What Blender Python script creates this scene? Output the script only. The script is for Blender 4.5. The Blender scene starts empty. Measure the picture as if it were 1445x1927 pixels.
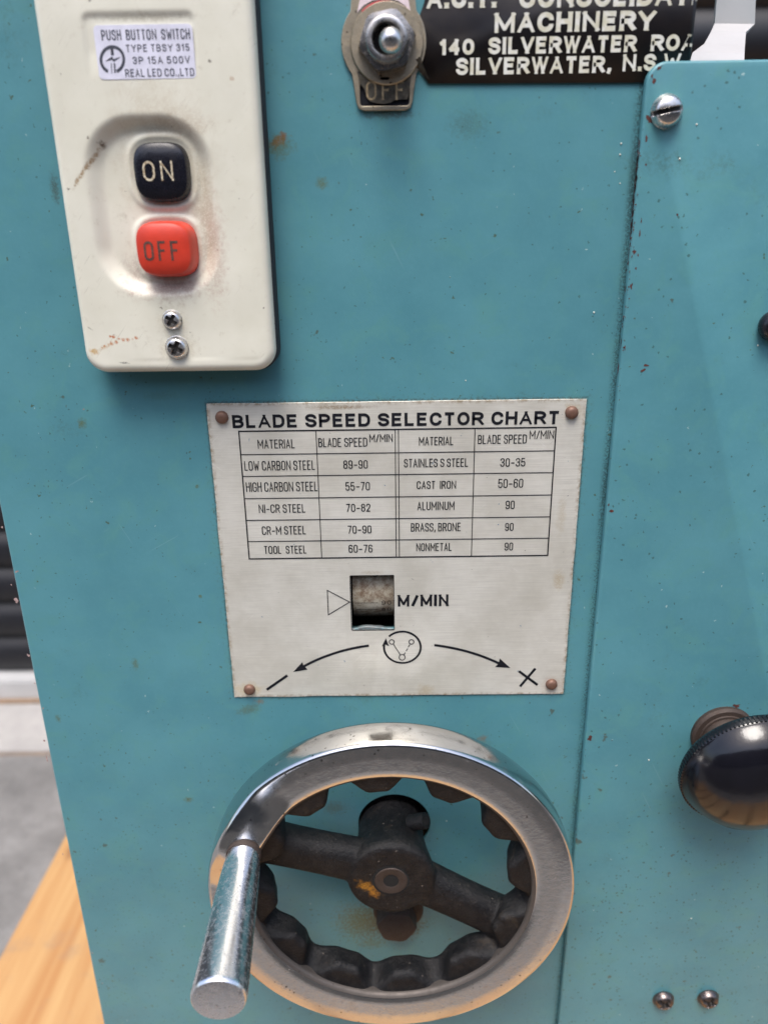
import bpy, bmesh, math, random
from mathutils import Vector, Matrix, noise
random.seed(7)
C = bpy.context.scene.collection
SC = bpy.context.scene
R = math.radians
# ------------------------------------------------------------------ camera
ZC = 0.70                       # camera height above the yard
D = 0.25                        # camera to the front panel (panel lies in y = 0)
FPX, PW, PH = 1400.0, 1445.0, 1927.0
PITCH, ROLL, YAW = R(19.85), R(-0.84), R(-0.43)
fw = Vector((math.sin(YAW), math.cos(YAW), 0)); rt = Vector((math.cos(YAW), -math.sin(YAW), 0)); up = Vector((0, 0, 1))
fw, up = fw*math.cos(PITCH)-up*math.sin(PITCH), up*math.cos(PITCH)+fw*math.sin(PITCH)
rt, up = rt*math.cos(ROLL)+up*math.sin(ROLL), up*math.cos(ROLL)-rt*math.sin(ROLL)
cd = bpy.data.cameras.new('camera'); cam = bpy.data.objects.new('camera', cd); C.objects.link(cam)
cam.matrix_world = Matrix((( rt.x, up.x, -fw.x, 0), (rt.y, up.y, -fw.y, -D), (rt.z, up.z, -fw.z, ZC), (0, 0, 0, 1)))
cd.sensor_fit = 'VERTICAL'; cd.sensor_height = 36.0; cd.lens = 36.0*FPX/PH
cd.clip_start = 0.01; cd.clip_end = 500
cd.dof.use_dof = True; cd.dof.focus_distance = 0.262; cd.dof.aperture_fstop = 9.0
SC.camera = cam
# ------------------------------------------------------------------ light
SUN_EL, SUN_AZ = R(66), R(192)       # azimuth: compass-like, 180 = from the camera side
w = bpy.data.worlds.new('World'); SC.world = w; w.use_nodes = True
sky = w.node_tree.nodes.new('ShaderNodeTexSky'); sky.sky_type = 'NISHITA'; sky.sun_disc = False
sky.sun_elevation = SUN_EL; sky.sun_rotation = SUN_AZ; sky.air_density = 1.0; sky.dust_density = 3.5; sky.ozone_density = 1.0
bg = w.node_tree.nodes['Background']; bg.inputs[1].default_value = 0.15
w.node_tree.links.new(sky.outputs[0], bg.inputs[0])
sd = bpy.data.lights.new('sun', 'SUN'); sd.energy = 1.5; sd.angle = R(28); sd.color = (1, .975, .94)
sun = bpy.data.objects.new('sun', sd); C.objects.link(sun)
sdir = Vector((math.sin(SUN_AZ)*math.cos(SUN_EL), math.cos(SUN_AZ)*math.cos(SUN_EL), math.sin(SUN_EL)))
sun.rotation_euler = sdir.to_track_quat('Z', 'Y').to_euler(); sun.location = (0, -1, 4)
SC.view_settings.view_transform = 'Standard'; SC.view_settings.look = 'None'
SC.view_settings.exposure = 1.10; SC.view_settings.gamma = 1.0

def P(px, py, h=0.0):
    """point of the plane y = -h that the photograph shows at (px, py)"""
    d = fw + rt*((px-PW/2)/FPX) - up*((py-PH/2)/FPX)
    t = (D-h)/d.y
    return Vector((d.x*t, -h, ZC+d.z*t))
def PZ(px, py, z):
    d = fw + rt*((px-PW/2)/FPX) - up*((py-PH/2)/FPX)
    t = (z-ZC)/d.z
    return Vector((d.x*t, -D+d.y*t, z))
def mm(px, py, h=0.0):           # metres per pixel across, at that place
    return (P(px+5, py, h)-P(px-5, py, h)).length/10

# ------------------------------------------------------------------ node helpers
class NT:
    def __init__(s, name):
        s.m = bpy.data.materials.new(name); s.m.use_nodes = True; s.t = s.m.node_tree
        s.b = s.t.nodes['Principled BSDF']; s.co = s.t.nodes.new('ShaderNodeTexCoord').outputs['Object']
        s.bumps = None
    def n(s, kind, **k):
        o = s.t.nodes.new(kind)
        for a, v in k.items(): setattr(o, a, v)
        return o
    def put(s, sock, v):
        if isinstance(v, bpy.types.NodeSocket): s.t.links.new(v, sock)
        elif v is not None:
            if sock.type == 'RGBA' and len(v) == 3: v = (*v, 1)
            sock.default_value = v
    def M(s, op, a, b=None, c=None, clamp=False):
        o = s.n('ShaderNodeMath', operation=op, use_clamp=clamp); s.put(o.inputs[0], a)
        if b is not None: s.put(o.inputs[1], b)
        if c is not None: s.put(o.inputs[2], c)
        return o.outputs[0]
    def mix(s, f, a, b, mode='MIX'):
        o = s.n('ShaderNodeMix', data_type='RGBA', blend_type=mode)
        s.put(o.inputs[0], f); s.put(o.inputs[6], a); s.put(o.inputs[7], b); return o.outputs[2]
    def noise(s, scale, detail=3, rough=.55, vec=None, dist=0):
        o = s.n('ShaderNodeTexNoise'); s.put(o.inputs['Vector'], vec or s.co)
        o.inputs['Scale'].default_value = scale; o.inputs['Detail'].default_value = detail
        o.inputs['Roughness'].default_value = rough; o.inputs['Distortion'].default_value = dist
        return o.outputs['Fac']
    def ramp(s, v, lo, hi):      # smooth 0..1 between lo and hi (either order)
        o = s.n('ShaderNodeMapRange', interpolation_type='SMOOTHSTEP'); s.put(o.inputs[0], v)
        if lo < hi:
            o.inputs[1].default_value = lo; o.inputs[2].default_value = hi
        else:
            o.inputs[1].default_value = hi; o.inputs[2].default_value = lo
            o.inputs[3].default_value = 1; o.inputs[4].default_value = 0
        return o.outputs[0]
    def map(s, sc=(1, 1, 1), rot=(0, 0, 0), loc=(0, 0, 0)):
        o = s.n('ShaderNodeMapping'); s.put(o.inputs[0], s.co)
        if any(rot) and sc != (1, 1, 1):
            o.inputs['Rotation'].default_value = rot; q = o.outputs[0]; rot = (0, 0, 0)
            o = s.n('ShaderNodeMapping'); s.put(o.inputs[0], q)
        o.inputs['Scale'].default_value = sc; o.inputs['Rotation'].default_value = rot; o.inputs['Location'].default_value = loc
        return o.outputs[0]
    def xyz(s):
        o = s.n('ShaderNodeSeparateXYZ'); s.put(o.inputs[0], s.co); return o.outputs
    def specks(s, scale, rad, dens, loc=(0, 0, 0)):
        v = s.n('ShaderNodeTexVoronoi'); q = s.map(loc=loc)
        w_ = s.n('ShaderNodeTexNoise'); s.put(w_.inputs['Vector'], q); w_.inputs['Scale'].default_value = scale*2.2
        a = s.n('ShaderNodeVectorMath', operation='SCALE'); s.put(a.inputs[0], w_.outputs['Color']); a.inputs['Scale'].default_value = .9/scale
        b = s.n('ShaderNodeVectorMath', operation='ADD'); s.put(b.inputs[0], q); s.put(b.inputs[1], a.outputs[0])
        s.put(v.inputs['Vector'], b.outputs[0]); v.inputs['Scale'].default_value = scale
        sp = s.n('ShaderNodeSeparateColor'); s.put(sp.inputs[0], v.outputs['Color'])
        size = s.M('MULTIPLY_ADD', sp.outputs[1], rad*.9, rad*.35)
        return s.M('MULTIPLY', s.ramp(s.M('SUBTRACT', v.outputs['Distance'], size), .05, -.03), s.M('LESS_THAN', sp.outputs[0], dens))
    def bump(s, v, dist, strength=1.0):
        o = s.n('ShaderNodeBump'); o.inputs['Distance'].default_value = dist; o.inputs['Strength'].default_value = strength
        s.put(o.inputs['Height'], v)
        if s.bumps is not None: s.put(o.inputs['Normal'], s.bumps)
        s.bumps = o.outputs[0]; s.put(s.b.inputs['Normal'], s.bumps)
    def spot(s, col, c, size, colour, amount=1.0, nscale=900, rough=.5, rot=0.0):
        """a stain with its own ragged shape at c = (x, z)"""
        X = s.xyz(); dx = s.M('SUBTRACT', X[0], c.x); dz = s.M('SUBTRACT', X[2], c.z)
        if rot:
            ca, sa = math.cos(rot), math.sin(rot)
            dx, dz = (s.M('ADD', s.M('MULTIPLY', dx, ca), s.M('MULTIPLY', dz, sa)), s.M('SUBTRACT', s.M('MULTIPLY', dz, ca), s.M('MULTIPLY', dx, sa)))
        r = s.M('SQRT', s.M('ADD', s.M('POWER', s.M('MULTIPLY', dx, 1/size[0]), 2), s.M('POWER', s.M('MULTIPLY', dz, 1/size[1]), 2)))
        v = s.M('ADD', r, s.M('MULTIPLY', s.M('SUBTRACT', s.noise(nscale, 4, .65), .5), 2.2*rough*2))
        return s.mix(s.M('MULTIPLY', s.M('MULTIPLY', s.ramp(v, 1.15, .15), s.ramp(s.noise(2300, 3, .7), .30, .55)), amount), col, colour)
    def done(s, col=None, rough=None, metal=None, **k):
        s.put(s.b.inputs['Base Color'], col)
        s.put(s.b.inputs['Roughness'], rough); s.put(s.b.inputs['Metallic'], metal)
        for a, v in k.items(): s.put(s.b.inputs[a.replace('_', ' ')], v)
        return s.m

def simple(name, col, rough=.5, metal=0.0, var=.25, scale=400, dark=None, bump=0.0, bscale=1500, **k):
    t = NT(name); d = dark or tuple(c*(1-var) for c in col)
    c = t.mix(t.ramp(t.noise(scale, 5, .65), .35, .65), d, col)
    if bump: t.bump(t.noise(bscale, 4, .6), bump)
    r = t.M('ADD', t.M('MULTIPLY', t.noise(scale*2.3, 3), .25), rough-.125)
    return t.done(c, r, metal, **k)

# reference places
PL0, PL1 = P(443, 1309, .0006), P(1103, 747, .0006)      # speed chart plate
pTL, pTR, pBR, pBL = P(388, 762), P(1103, 747), P(1059, 1305), P(443, 1309)
plx0, plx1 = (pTL.x+pBL.x)/2, (pTR.x+pBR.x)/2; plz0, plz1 = (pBL.z+pBR.z)/2, (pTL.z+pTR.z)/2
cab_x0 = P(95, 1430).x; cab_x1 = P(1303, 50).x
cov_x0 = P(1165, 700, .004).x; cov_z1 = P(1300, 113, .004).z
WOOD_Z = ZC-0.55
H_RIM = .0350; DH = .0093; DHUB = .0074
wc = P(736, 1688, H_RIM)                                  # hand wheel centre, front of rim
RW = (P(1082, 1688, H_RIM).x-P(390, 1688, H_RIM).x)/2

# ------------------------------------------------------------------ materials
def paint_mat(name, seed=0, edges=True):
    t = NT(name); X = t.xyz()
    base = t.mix(t.ramp(t.noise(26, 5, .6), .3, .7), (.066, .205, .243), (.084, .243, .280))
    base = t.mix(t.M('MULTIPLY', t.ramp(t.noise(75, 5, .7, dist=.6), .46, .70), .65), base, (.084, .240, .238))
    base = t.mix(t.M('MULTIPLY', t.ramp(t.noise(700, 3, .7), .45, .8), .18), base, (.11, .29, .33))
    # fine dark specks, thicker low on the right and along the cover
    low = t.ramp(X[2], ZC-.14, ZC-.33)
    dens = t.M('ADD', t.M('MULTIPLY', t.ramp(t.noise(38, 3), .38, .68), .26), t.M('MULTIPLY', low, .34))
    base = t.mix(t.M('MULTIPLY', t.specks(620, .20, t.M('ADD', dens, .05)), .75), base, (.035, .085, .075))
    base = t.mix(t.M('MULTIPLY', t.specks(310, .17, t.M('MULTIPLY', dens, .55), (3, 1, 2)), .8), base, (.055, .075, .03))
    base = t.mix(t.M('MULTIPLY', t.specks(150, .13, t.M('MULTIPLY', dens, .30), (1, 6, 2)), .7), base, (.06, .06, .03))
    base = t.mix(t.M('MULTIPLY', t.specks(420, .13, .028, (5, 5, 5)), .75), base, (.36, .48, .47))
    m = t.M('MULTIPLY', t.ramp(t.noise(52, 4, .6, vec=t.map(loc=(9, 3, 1))), .60, .74), t.ramp(t.noise(800, 4, .8), .40, .65))
    base = t.mix(t.M('MULTIPLY', m, .40), base, (.05, .10, .08))
    # hair-thin scratches
    for a, sc in ((.5, 60), (-1.1, 48)):
        v = t.map((sc*.12, 1, sc*14), (0, a, 0)); s_ = t.noise(1, 2, .5, vec=v)
        base = t.mix(t.M('MULTIPLY', t.ramp(s_, .68, .74), t.M('MULTIPLY', t.ramp(t.noise(41, 2, vec=t.map(loc=(a, 2, 1))), .56, .66), .32)), base, (.2, .36, .38))
    if edges:
        # grime against the edge of the cover
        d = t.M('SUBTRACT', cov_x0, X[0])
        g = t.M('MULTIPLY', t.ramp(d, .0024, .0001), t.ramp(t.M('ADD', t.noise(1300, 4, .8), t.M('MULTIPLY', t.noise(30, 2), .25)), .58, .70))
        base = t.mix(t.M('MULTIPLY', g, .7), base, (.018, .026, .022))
        # grime round the chart plate
        cx, cz, hw, hh = (plx0+plx1)/2, (plz0+plz1)/2, (plx1-plx0)/2, (plz1-plz0)/2
        e = t.M('MAXIMUM', t.M('SUBTRACT', t.M('ABSOLUTE', t.M('SUBTRACT', X[0], cx)), hw), t.M('SUBTRACT', t.M('ABSOLUTE', t.M('SUBTRACT', X[2], cz)), hh))
        g = t.M('MULTIPLY', t.ramp(e, .0050, .0), t.ramp(t.noise(700, 5, .8), .50, .68))
        base = t.mix(t.M('MULTIPLY', g, .55), base, (.045, .06, .035))
        g = t.M('MULTIPLY', t.ramp(e, .0012, .0), t.ramp(t.noise(900, 5, .8), .38, .6))
        base = t.mix(t.M('MULTIPLY', g, .8), base, (.04, .03, .015))
        rust = (.20, .085, .022); moss = (.085, .115, .055)
        for px, py, a, b, col, am, ro in [(524, 266, 3.6, 1.8, rust, 1, .5), (520, 268, 2.2, 1.2, (.22, .08, .02), 1, .3), (533, 258, 1.4, 1.8, (.18, .07, .02), 1, 0), (522, 276, 6, 4, moss, .7, 0), (606, 345, 2.4, 2, moss, .8, 0),
              (155, 797, 1.8, 2.2, moss, .9, 0), (372, 915, 1, 1, moss, .9, 0), (255, 1250, 1.6, 3, moss, .7, 0), (377, 1122, .9, .8, moss, 1, 0),
              (110, 1352, 1.4, 2, moss, .8, 0), (355, 1505, 2.2, 1.6, moss, .8, 0), (192, 1808, 2, 1.8, (.05, .06, .03), .9, 0), (908, 1390, 2.6, 1.8, rust, .55, .3),
              (905, 1405, 5, 5, moss, .4, 0), (468, 1335, 6, 2.6, moss, .65, .3), (488, 1320, 2.2, 1.4, rust, .6, 0), (650, 1600, 14, 10, (.05, .105, .10), .35, 0),
              (680, 1735, 14, 13, (.085, .11, .055), 1, 0), (735, 1735, 18, 12, (.07, .075, .04), 1, 0), (748, 1738, 12, 8, (.05, .038, .02), .8, 0), (700, 1775, 8, 4, moss, .6, 0),
              (630, 1520, 6, 4, (.08, .10, .07), .6, 0), (300, 745, 8, 2, (.07, .17, .16), .5, 0), (104, 355, 1.6, 5, (.05, .05, .03), .7, 0),
              (700, 1181, 9, 1.5, (.16, .16, .165), 1, 0), (730, 215, 9, 1.6, (.05, .06, .04), .8, 0), (880, 235, 7, 5, (.05, .10, .08), .45, 0)]:
            if am: base = t.spot(base, P(px, py), (a*.001, b*.001), col, am, 800, .5, ro)
    t.bump(t.noise(60, 2), .0006, .5); t.bump(t.noise(900, 2, .5), .00003, .8)
    r = t.M('ADD', t.M('MULTIPLY', t.noise(55, 4), .16), .27)
    return t.done(base, r, 0.0, Specular_IOR_Level=.5)
M_PAINT = paint_mat('teal_paint'); M_PAINT2 = paint_mat('teal_paint_cover', edges=False)

def plate_mat():
    t = NT('brushed_aluminium'); X = t.xyz()
    c = t.mix(t.ramp(t.noise(30, 5, .65), .3, .7), (.60, .58, .50), (.78, .765, .69))
    br = t.noise(1, 4, .7, vec=t.map((70, 70, 3600)))
    c = t.mix(t.M('MULTIPLY', t.ramp(br, .35, .7), .38), c, (.44, .42, .37))
    sc = t.M('GREATER_THAN', t.noise(1, 2, .5, vec=t.map((90, 90, 4200), (0, .8, 0))), .68)
    c = t.mix(t.M('MULTIPLY', sc, t.M('MULTIPLY', t.ramp(t.noise(70, 2), .5, .65), .6)), c, (.8, .79, .74))
    sc = t.M('GREATER_THAN', t.noise(1, 2, .5, vec=t.map((110, 90, 4600), (0, -.7, 0))), .675)
    c = t.mix(t.M('MULTIPLY', sc, t.M('MULTIPLY', t.ramp(t.noise(60, 2, vec=t.map(loc=(2, 2, 2))), .5, .65), .6)), c, (.8, .79, .74))
    c = t.mix(t.M('MULTIPLY', t.specks(300, .13, .055), .9), c, (.08, .19, .30))
    c = t.mix(t.M('MULTIPLY', t.specks(420, .12, .06, (1, 4, 2)), .7), c, (.08, .07, .05))
    cx, cz, hw, hh = (plx0+plx1)/2, (plz0+plz1)/2, (plx1-plx0)/2, (plz1-plz0)/2
    e = t.M('MAXIMUM', t.M('SUBTRACT', t.M('ABSOLUTE', t.M('SUBTRACT', X[0], cx)), hw), t.M('SUBTRACT', t.M('ABSOLUTE', t.M('SUBTRACT', X[2], cz)), hh))
    g = t.M('MULTIPLY', t.ramp(e, -.0016, -.0001), t.ramp(t.noise(500, 5, .8), .42, .66))
    c = t.mix(t.M('MULTIPLY', g, .75), c, (.26, .17, .07))
    tan = (.48, .38, .22)
    for px, py, a, b, col, am in [(640, 765, 14, 1.0, (.22, .13, .05), .7), (800, 1296, 4, 3, tan, .5), (470, 1296, 7, 4, (.62, .52, .33), .9), (1037, 1286, 4.5, 4, (.55, .44, .36), .7),
            (1050, 1090, 2.5, 5, tan, .6), (1076, 774, 4, 4, tan, .6), (416, 783, 4.4, 4.4, (.66, .62, .55), .7), (1055, 970, 2, 9, tan, .35), (700, 1076, 5, 1, (.45, .4, .3), .6)]:
        c = t.spot(c, P(px, py), (a*.001, b*.001), col, am, 600, .35)
    t.bump(br, .00002, .6); t.bump(t.noise(26, 3), .0015, .35)
    r = t.M('ADD', t.M('MULTIPLY', t.noise(90, 4), .2), .33)
    return t.done(c, r, .38)
M_PLATE = plate_mat()
M_INK = simple('black_ink', (.006, .007, .012), .7, var=.5, scale=900, Specular_IOR_Level=.25)
def cream_mat():
    t = NT('cream_enamel'); X = t.xyz()
    c = t.mix(t.ramp(t.noise(40, 5, .6), .3, .7), (.60, .585, .485), (.66, .645, .55))
    c = t.mix(t.M('MULTIPLY', t.ramp(t.noise(260, 5, .8), .56, .8), .55), c, (.36, .31, .23))
    c = t.mix(t.M('MULTIPLY', t.specks(380, .13, .07), .8), c, (.10, .08, .06))
    s_ = t.noise(1, 2, .5, vec=t.map((100, 100, 4200), (0, .9, 0)))
    c = t.mix(t.M('MULTIPLY', t.M('GREATER_THAN', s_, .69), t.M('MULTIPLY', t.ramp(t.noise(80, 2), .5, .62), .5)), c, (.2, .17, .13))
    h = .012
    dirt = (.40, .27, .20)
    for px, py, a, b, col, am, ro, ns in [
            (305, 300, 17, 26, (.46, .40, .30), .55, 0, 250), (400, 470, 5, 18, (.42, .30, .24), .6, 0, 500), (318, 545, 13, 4, (.30, .19, .14), .6, 0, 500), (250, 520, 4, 8, (.36, .26, .22), .5, 0, 500),
            (385, 400, 4, 16, (.40, .35, .25), .6, 0, 700), (335, 235, 14, 4, (.42, .35, .26), .5, 0, 400),
            (165, 310, 8.5, .8, (.24, .15, .07), .95, .87, 900), (188, 270, 1.2, 1.4, (.08, .05, .03), 1, .6, 900), (150, 335, 4, .8, (.28, .19, .10), .8, .9, 900),
            *[(x, y, q, q, (.42, .13, .035), 1, 0, 900) for x, y, q in [(208, 633, .45), (215, 634, .7), (224, 638, .5), (233, 640, .75), (241, 640, .8), (257, 636, .7), (219, 644, .7), (210, 646, .8), (205, 649, .5), (197, 651, .5), (193, 655, .4), (250, 638, .4)]],
            (178, 662, 1.8, 1.2, (.45, .27, .08), .9, 0, 900), (200, 652, 4, .8, (.45, .30, .15), .5, .4, 900),
            (236, 683, 1.9, .35, (.04, .04, .04), .9, -.1, 900), (170, 618, 1.1, .3, (.08, .07, .05), .8, -.6, 900), (437, 148, .8, .6, (.35, .2, .1), .8, 0, 900),
            (325, 602, 5.5, 6, (.42, .38, .29), .6, 0, 500), (335, 654, 7, 5, (.40, .36, .27), .55, 0, 500), (270, 32, 16, 1.2, (.33, .29, .21), .5, 0, 600)]:
        c = t.spot(c, P(px, py, h), (a*.001, b*.001), col, am, ns, .45, ro)
    t.bump(t.noise(70, 2), .0006, .35)
    return t.done(c, .38, 0.0)
M_CREAM = cream_mat()
M_BLACKPL = simple('black_plastic', (.008, .008, .013), .26, scale=300, bump=.00005, bscale=500)
M_KNOB = simple('glossy_black_bakelite', (.006, .006, .009), .16, scale=150, bump=.00006, bscale=260)
M_REDPL = simple('red_plastic', (.56, .040, .018), .42, scale=120, var=.16, bump=.00002)
M_DARK = simple('dark_interior', (.004, .004, .004), .9)
M_GASKET = simple('black_gasket', (.012, .014, .02), .75)
def worn_metal(name, col, dirt, rough, amount=.5, scale=180, metal=1.0, bump=.00004, streak=False):
    t = NT(name)
    m = t.M('MULTIPLY', t.ramp(t.noise(scale, 8, .82), .66-amount*.36, .86), .85)
    c = t.mix(m, col, dirt)
    pit = t.specks(700, .2, .16)
    c = t.mix(t.M('MULTIPLY', pit, .8), c, tuple(x*.35 for x in dirt))
    if streak:
        s_ = t.noise(1, 3, .6, vec=t.map((1500, 1500, 120))); t.bump(s_, .00001, .7)
    t.bump(t.noise(500, 4, .7), bump)
    r = t.M('ADD', t.M('MULTIPLY', m, .35), t.M('ADD', t.M('MULTIPLY', t.noise(260, 4), .18), rough-.09))
    return t.done(c, r, t.M('SUBTRACT', metal, t.M('MULTIPLY', m, metal*.6)))
M_CHROME = worn_metal('worn_chrome', (.60, .59, .575), (.15, .13, .115), .17, .30, 160, streak=True)
M_HANDLE = worn_metal('pitted_chrome', (.74, .75, .77), (.17, .18, .21), .22, .62, 600, bump=.00004)
M_STEEL = worn_metal('dull_steel', (.62, .60, .58), (.22, .18, .14), .27, .5, 300)
M_RECESS = simple('screw_recess_dark', (.035, .030, .027), .6, scale=2500, var=.6)  # dark colour for the recess faces of screw heads, so the cross shows
M_BRASSY = worn_metal('tarnished_nickel', (.46, .40, .30), (.10, .072, .04), .33, .95, 350)
M_COPPER = worn_metal('copper_rivet', (.15, .080, .055), (.055, .030, .020), .5, .6, 500, .3)
M_DKSCREW = worn_metal('rusty_dark_steel', (.16, .14, .135), (.10, .055, .035), .28, .7, 500)
M_RUST = worn_metal('rusted_steel', (.045, .032, .026), (.045, .022, .012), .6, .7, 350, .3, .0001)
def iron():
    t = NT('black_cast_iron')
    c = t.mix(t.ramp(t.noise(220, 6, .75), .38, .7), (.0035, .0035, .0045), (.0145, .0132, .013))
    c = t.mix(t.M('MULTIPLY', t.ramp(t.noise(90, 4, .7, vec=t.map(loc=(1, 2, 3))), .58, .72), .5), c, (.042, .030, .020))
    c = t.mix(t.M('MULTIPLY', t.specks(600, .16, .12), .6), c, (.20, .17, .14))
    c = t.spot(c, P(690, 1668, .0276), (.0050, .0026), (.40, .17, .015), .8, 500, .5, -.5)
    c = t.spot(c, P(705, 1680, .0276), (.0030, .0026), (.40, .16, .015), .7, 500, .5, -.5)
    t.bump(t.noise(1000, 5, .8), .0004); t.bump(t.noise(330, 4, .7), .0007, .6)
    return t.done(c, t.M('ADD', t.M('MULTIPLY', t.noise(300, 5, .8), .5), .25), 0.0, Specular_IOR_Level=.32)
M_IRON = iron()
M_STICK = simple('white_sticker', (.66, .66, .76), .32, scale=200, var=.12)
M_SIGN = simple('black_sign_film', (.009, .008, .010), .42, scale=60, var=.5, dark=(.016, .013, .013), bump=.00006, bscale=300, Specular_IOR_Level=.3)
M_SIGNTX = simple('cream_lettering', (.62, .62, .57), .45, scale=350, var=.25, dark=(.52, .50, .38))
M_GOLD = simple('old_gold_lettering', (.42, .32, .18), .5, scale=900, var=.5)
M_LETW = simple('cream_engraving', (.66, .60, .45), .6, scale=1600, var=.5, dark=(.25, .18, .10))
M_LETD = simple('dark_engraving', (.035, .022, .018), .6, scale=1300, var=.5, dark=(.12, .05, .035))
M_REDP = simple('red_print', (.55, .06, .08), .4, scale=700, var=.2)
M_WHP = simple('pink_white_sticker', (.72, .60, .62), .35, scale=700, var=.15)
M_TORN = simple('torn_foil', (.085, .075, .055), .35, scale=600, var=.6, bump=.0002, bscale=500)
M_DIAL = None
def dial():
    t = NT('dirty_scale_drum')
    c = t.mix(t.ramp(t.noise(330, 6, .8), .36, .62), (.20, .13, .08), (.48, .43, .33))
    c = t.spot(c, P(705, 1123, -.012), (.0058, .0026), (.62, .58, .47), .9, 600, .3)
    return t.done(c, .55, 0.0)
M_DIAL = dial()
M_CHIP = simple('primer_chip', (.10, .028, .022), .7, scale=900, var=.5)
M_CHIPL = simple('pale_chip', (.42, .30, .28), .7, scale=900, var=.4)
M_SHUT = simple('dark_shutter_steel', (.005, .0055, .009), .5, scale=8, var=.3)
M_WHITE = simple('white_paint', (.45, .45, .45), .6, scale=15, var=.12)
M_STRAP = simple('white_plastic_strap', (.42, .41, .41), .45, scale=60, var=.05)
def wood():
    t = NT('pine_timber')
    g = t.noise(1, 5, .6, vec=t.map((38, 2.0, 38)), dist=1.2)
    c = t.mix(t.ramp(g, .35, .68), (.40, .20, .075), (.49, .30, .13))
    g2 = t.noise(1, 3, .6, vec=t.map((230, 5, 230)))
    c = t.mix(t.M('MULTIPLY', t.ramp(g2, .5, .75), .35), c, (.40, .19, .07))
    v = t.n('ShaderNodeTexVoronoi'); t.put(v.inputs['Vector'], t.map((15, 8, 15))); v.inputs['Scale'].default_value = 1.0
    c = t.mix(t.M('MULTIPLY', t.ramp(v.outputs['Distance'], .16, .04), .75), c, (.16, .075, .04))
    c = t.mix(t.M('MULTIPLY', t.ramp(t.noise(26, 5, .7), .52, .75), .45), c, (.28, .19, .13))
    t.bump(g, .001, .4)
    return t.done(c, .6, 0.0)
M_WOOD = wood()
def concrete(name, a, b, sc=7):
    t = NT(name)
    c = t.mix(t.ramp(t.noise(sc, 6, .7), .3, .7), a, b)
    c = t.mix(t.M('MULTIPLY', t.ramp(t.noise(sc*14, 4, .7), .5, .75), .35), c, tuple(x*.6 for x in a))
    t.bump(t.noise(120, 5, .7), .002)
    return t.done(c, .85, 0.0)
M_CONC = concrete('pale_concrete', (.30, .29, .28), (.40, .385, .37))
M_CONC2 = concrete('grey_concrete', (.13, .127, .124), (.25, .245, .24))
M_DARKGND = concrete('dark_reflected_ground', (.022, .021, .021), (.038, .037, .036))  # invented dark ground out of view, for dark reflections in rim and knob
M_DUST = simple('brown_dust', (.24, .16, .10), .9, scale=60, var=.4)
M_REFLWALL = concrete('dark_reflection_wall', (.06, .055, .05), (.09, .08, .072), 3)  # dark tone of the unseen wall added for reflections

# ------------------------------------------------------------------ object helpers
def link(name, me, mats, parent=None, smooth=True, loc=None, rot=None):
    o = bpy.data.objects.new(name, me); C.objects.link(o)
    if mats is not None:
        for m in (mats if isinstance(mats, (list, tuple)) else [mats]): me.materials.append(m)
    if smooth:
        for p in me.polygons: p.use_smooth = True
        if smooth != 'all':
            bm = bmesh.new(); bm.from_mesh(me)
            for e in bm.edges:
                if len(e.link_faces) == 2 and e.calc_face_angle(0) > R(38): e.smooth = False
            bm.to_mesh(me); bm.free()
    if rot is not None: o.rotation_euler = rot
    if loc is not None: o.location = loc
    if parent is not None: adopt(o, parent)
    return o
def adopt(o, parent):
    m = parent
    mw = Matrix.Translation(m['_w']) if '_w' in m else Matrix.Identity(4)
    o.parent = parent; o.matrix_parent_inverse = Matrix.Identity(4)
    o['_w'] = (Vector(m['_w']) if '_w' in m else Vector())[:] if False else tuple(Vector(o.location))
    if '_w' in m: o.location = Vector(o.location)-Vector(m['_w'])
    WR.append(o)
WR = []
def empty(name, loc, label, cat, group=None):
    o = bpy.data.objects.new(name, None); C.objects.link(o); o.location = loc; o.empty_display_size = .02
    o['label'] = label; o['category'] = cat; o['_w'] = tuple(loc); WR.append(o)
    if group: o['group'] = group
    return o
def mesh(verts, faces, name='mesh'):
    me = bpy.data.meshes.new(name); me.from_pydata([tuple(v) for v in verts], [], faces); me.update(); return me
def fixn(me):
    bm = bmesh.new(); bm.from_mesh(me); bmesh.ops.recalc_face_normals(bm, faces=bm.faces); bm.to_mesh(me); bm.free(); return me
def lathe(prof, seg=64, axis_tilt=None, caps=True):
    """prof: (radius, height) along -y, from the back to the front"""
    vs, fs = [], []
    for r, h in prof:
        for i in range(seg):
            a = 2*math.pi*i/seg; vs.append((r*math.cos(a), -h, r*math.sin(a)))
    for j in range(len(prof)-1):
        for i in range(seg):
            k = (i+1) % seg
            fs.append((j*seg+i, j*seg+k, (j+1)*seg+k, (j+1)*seg+i))
    if caps:
        fs.append(tuple(range(seg))[::-1]); fs.append(tuple((len(prof)-1)*seg+i for i in range(seg)))
    return fixn(mesh(vs, fs))
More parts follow.
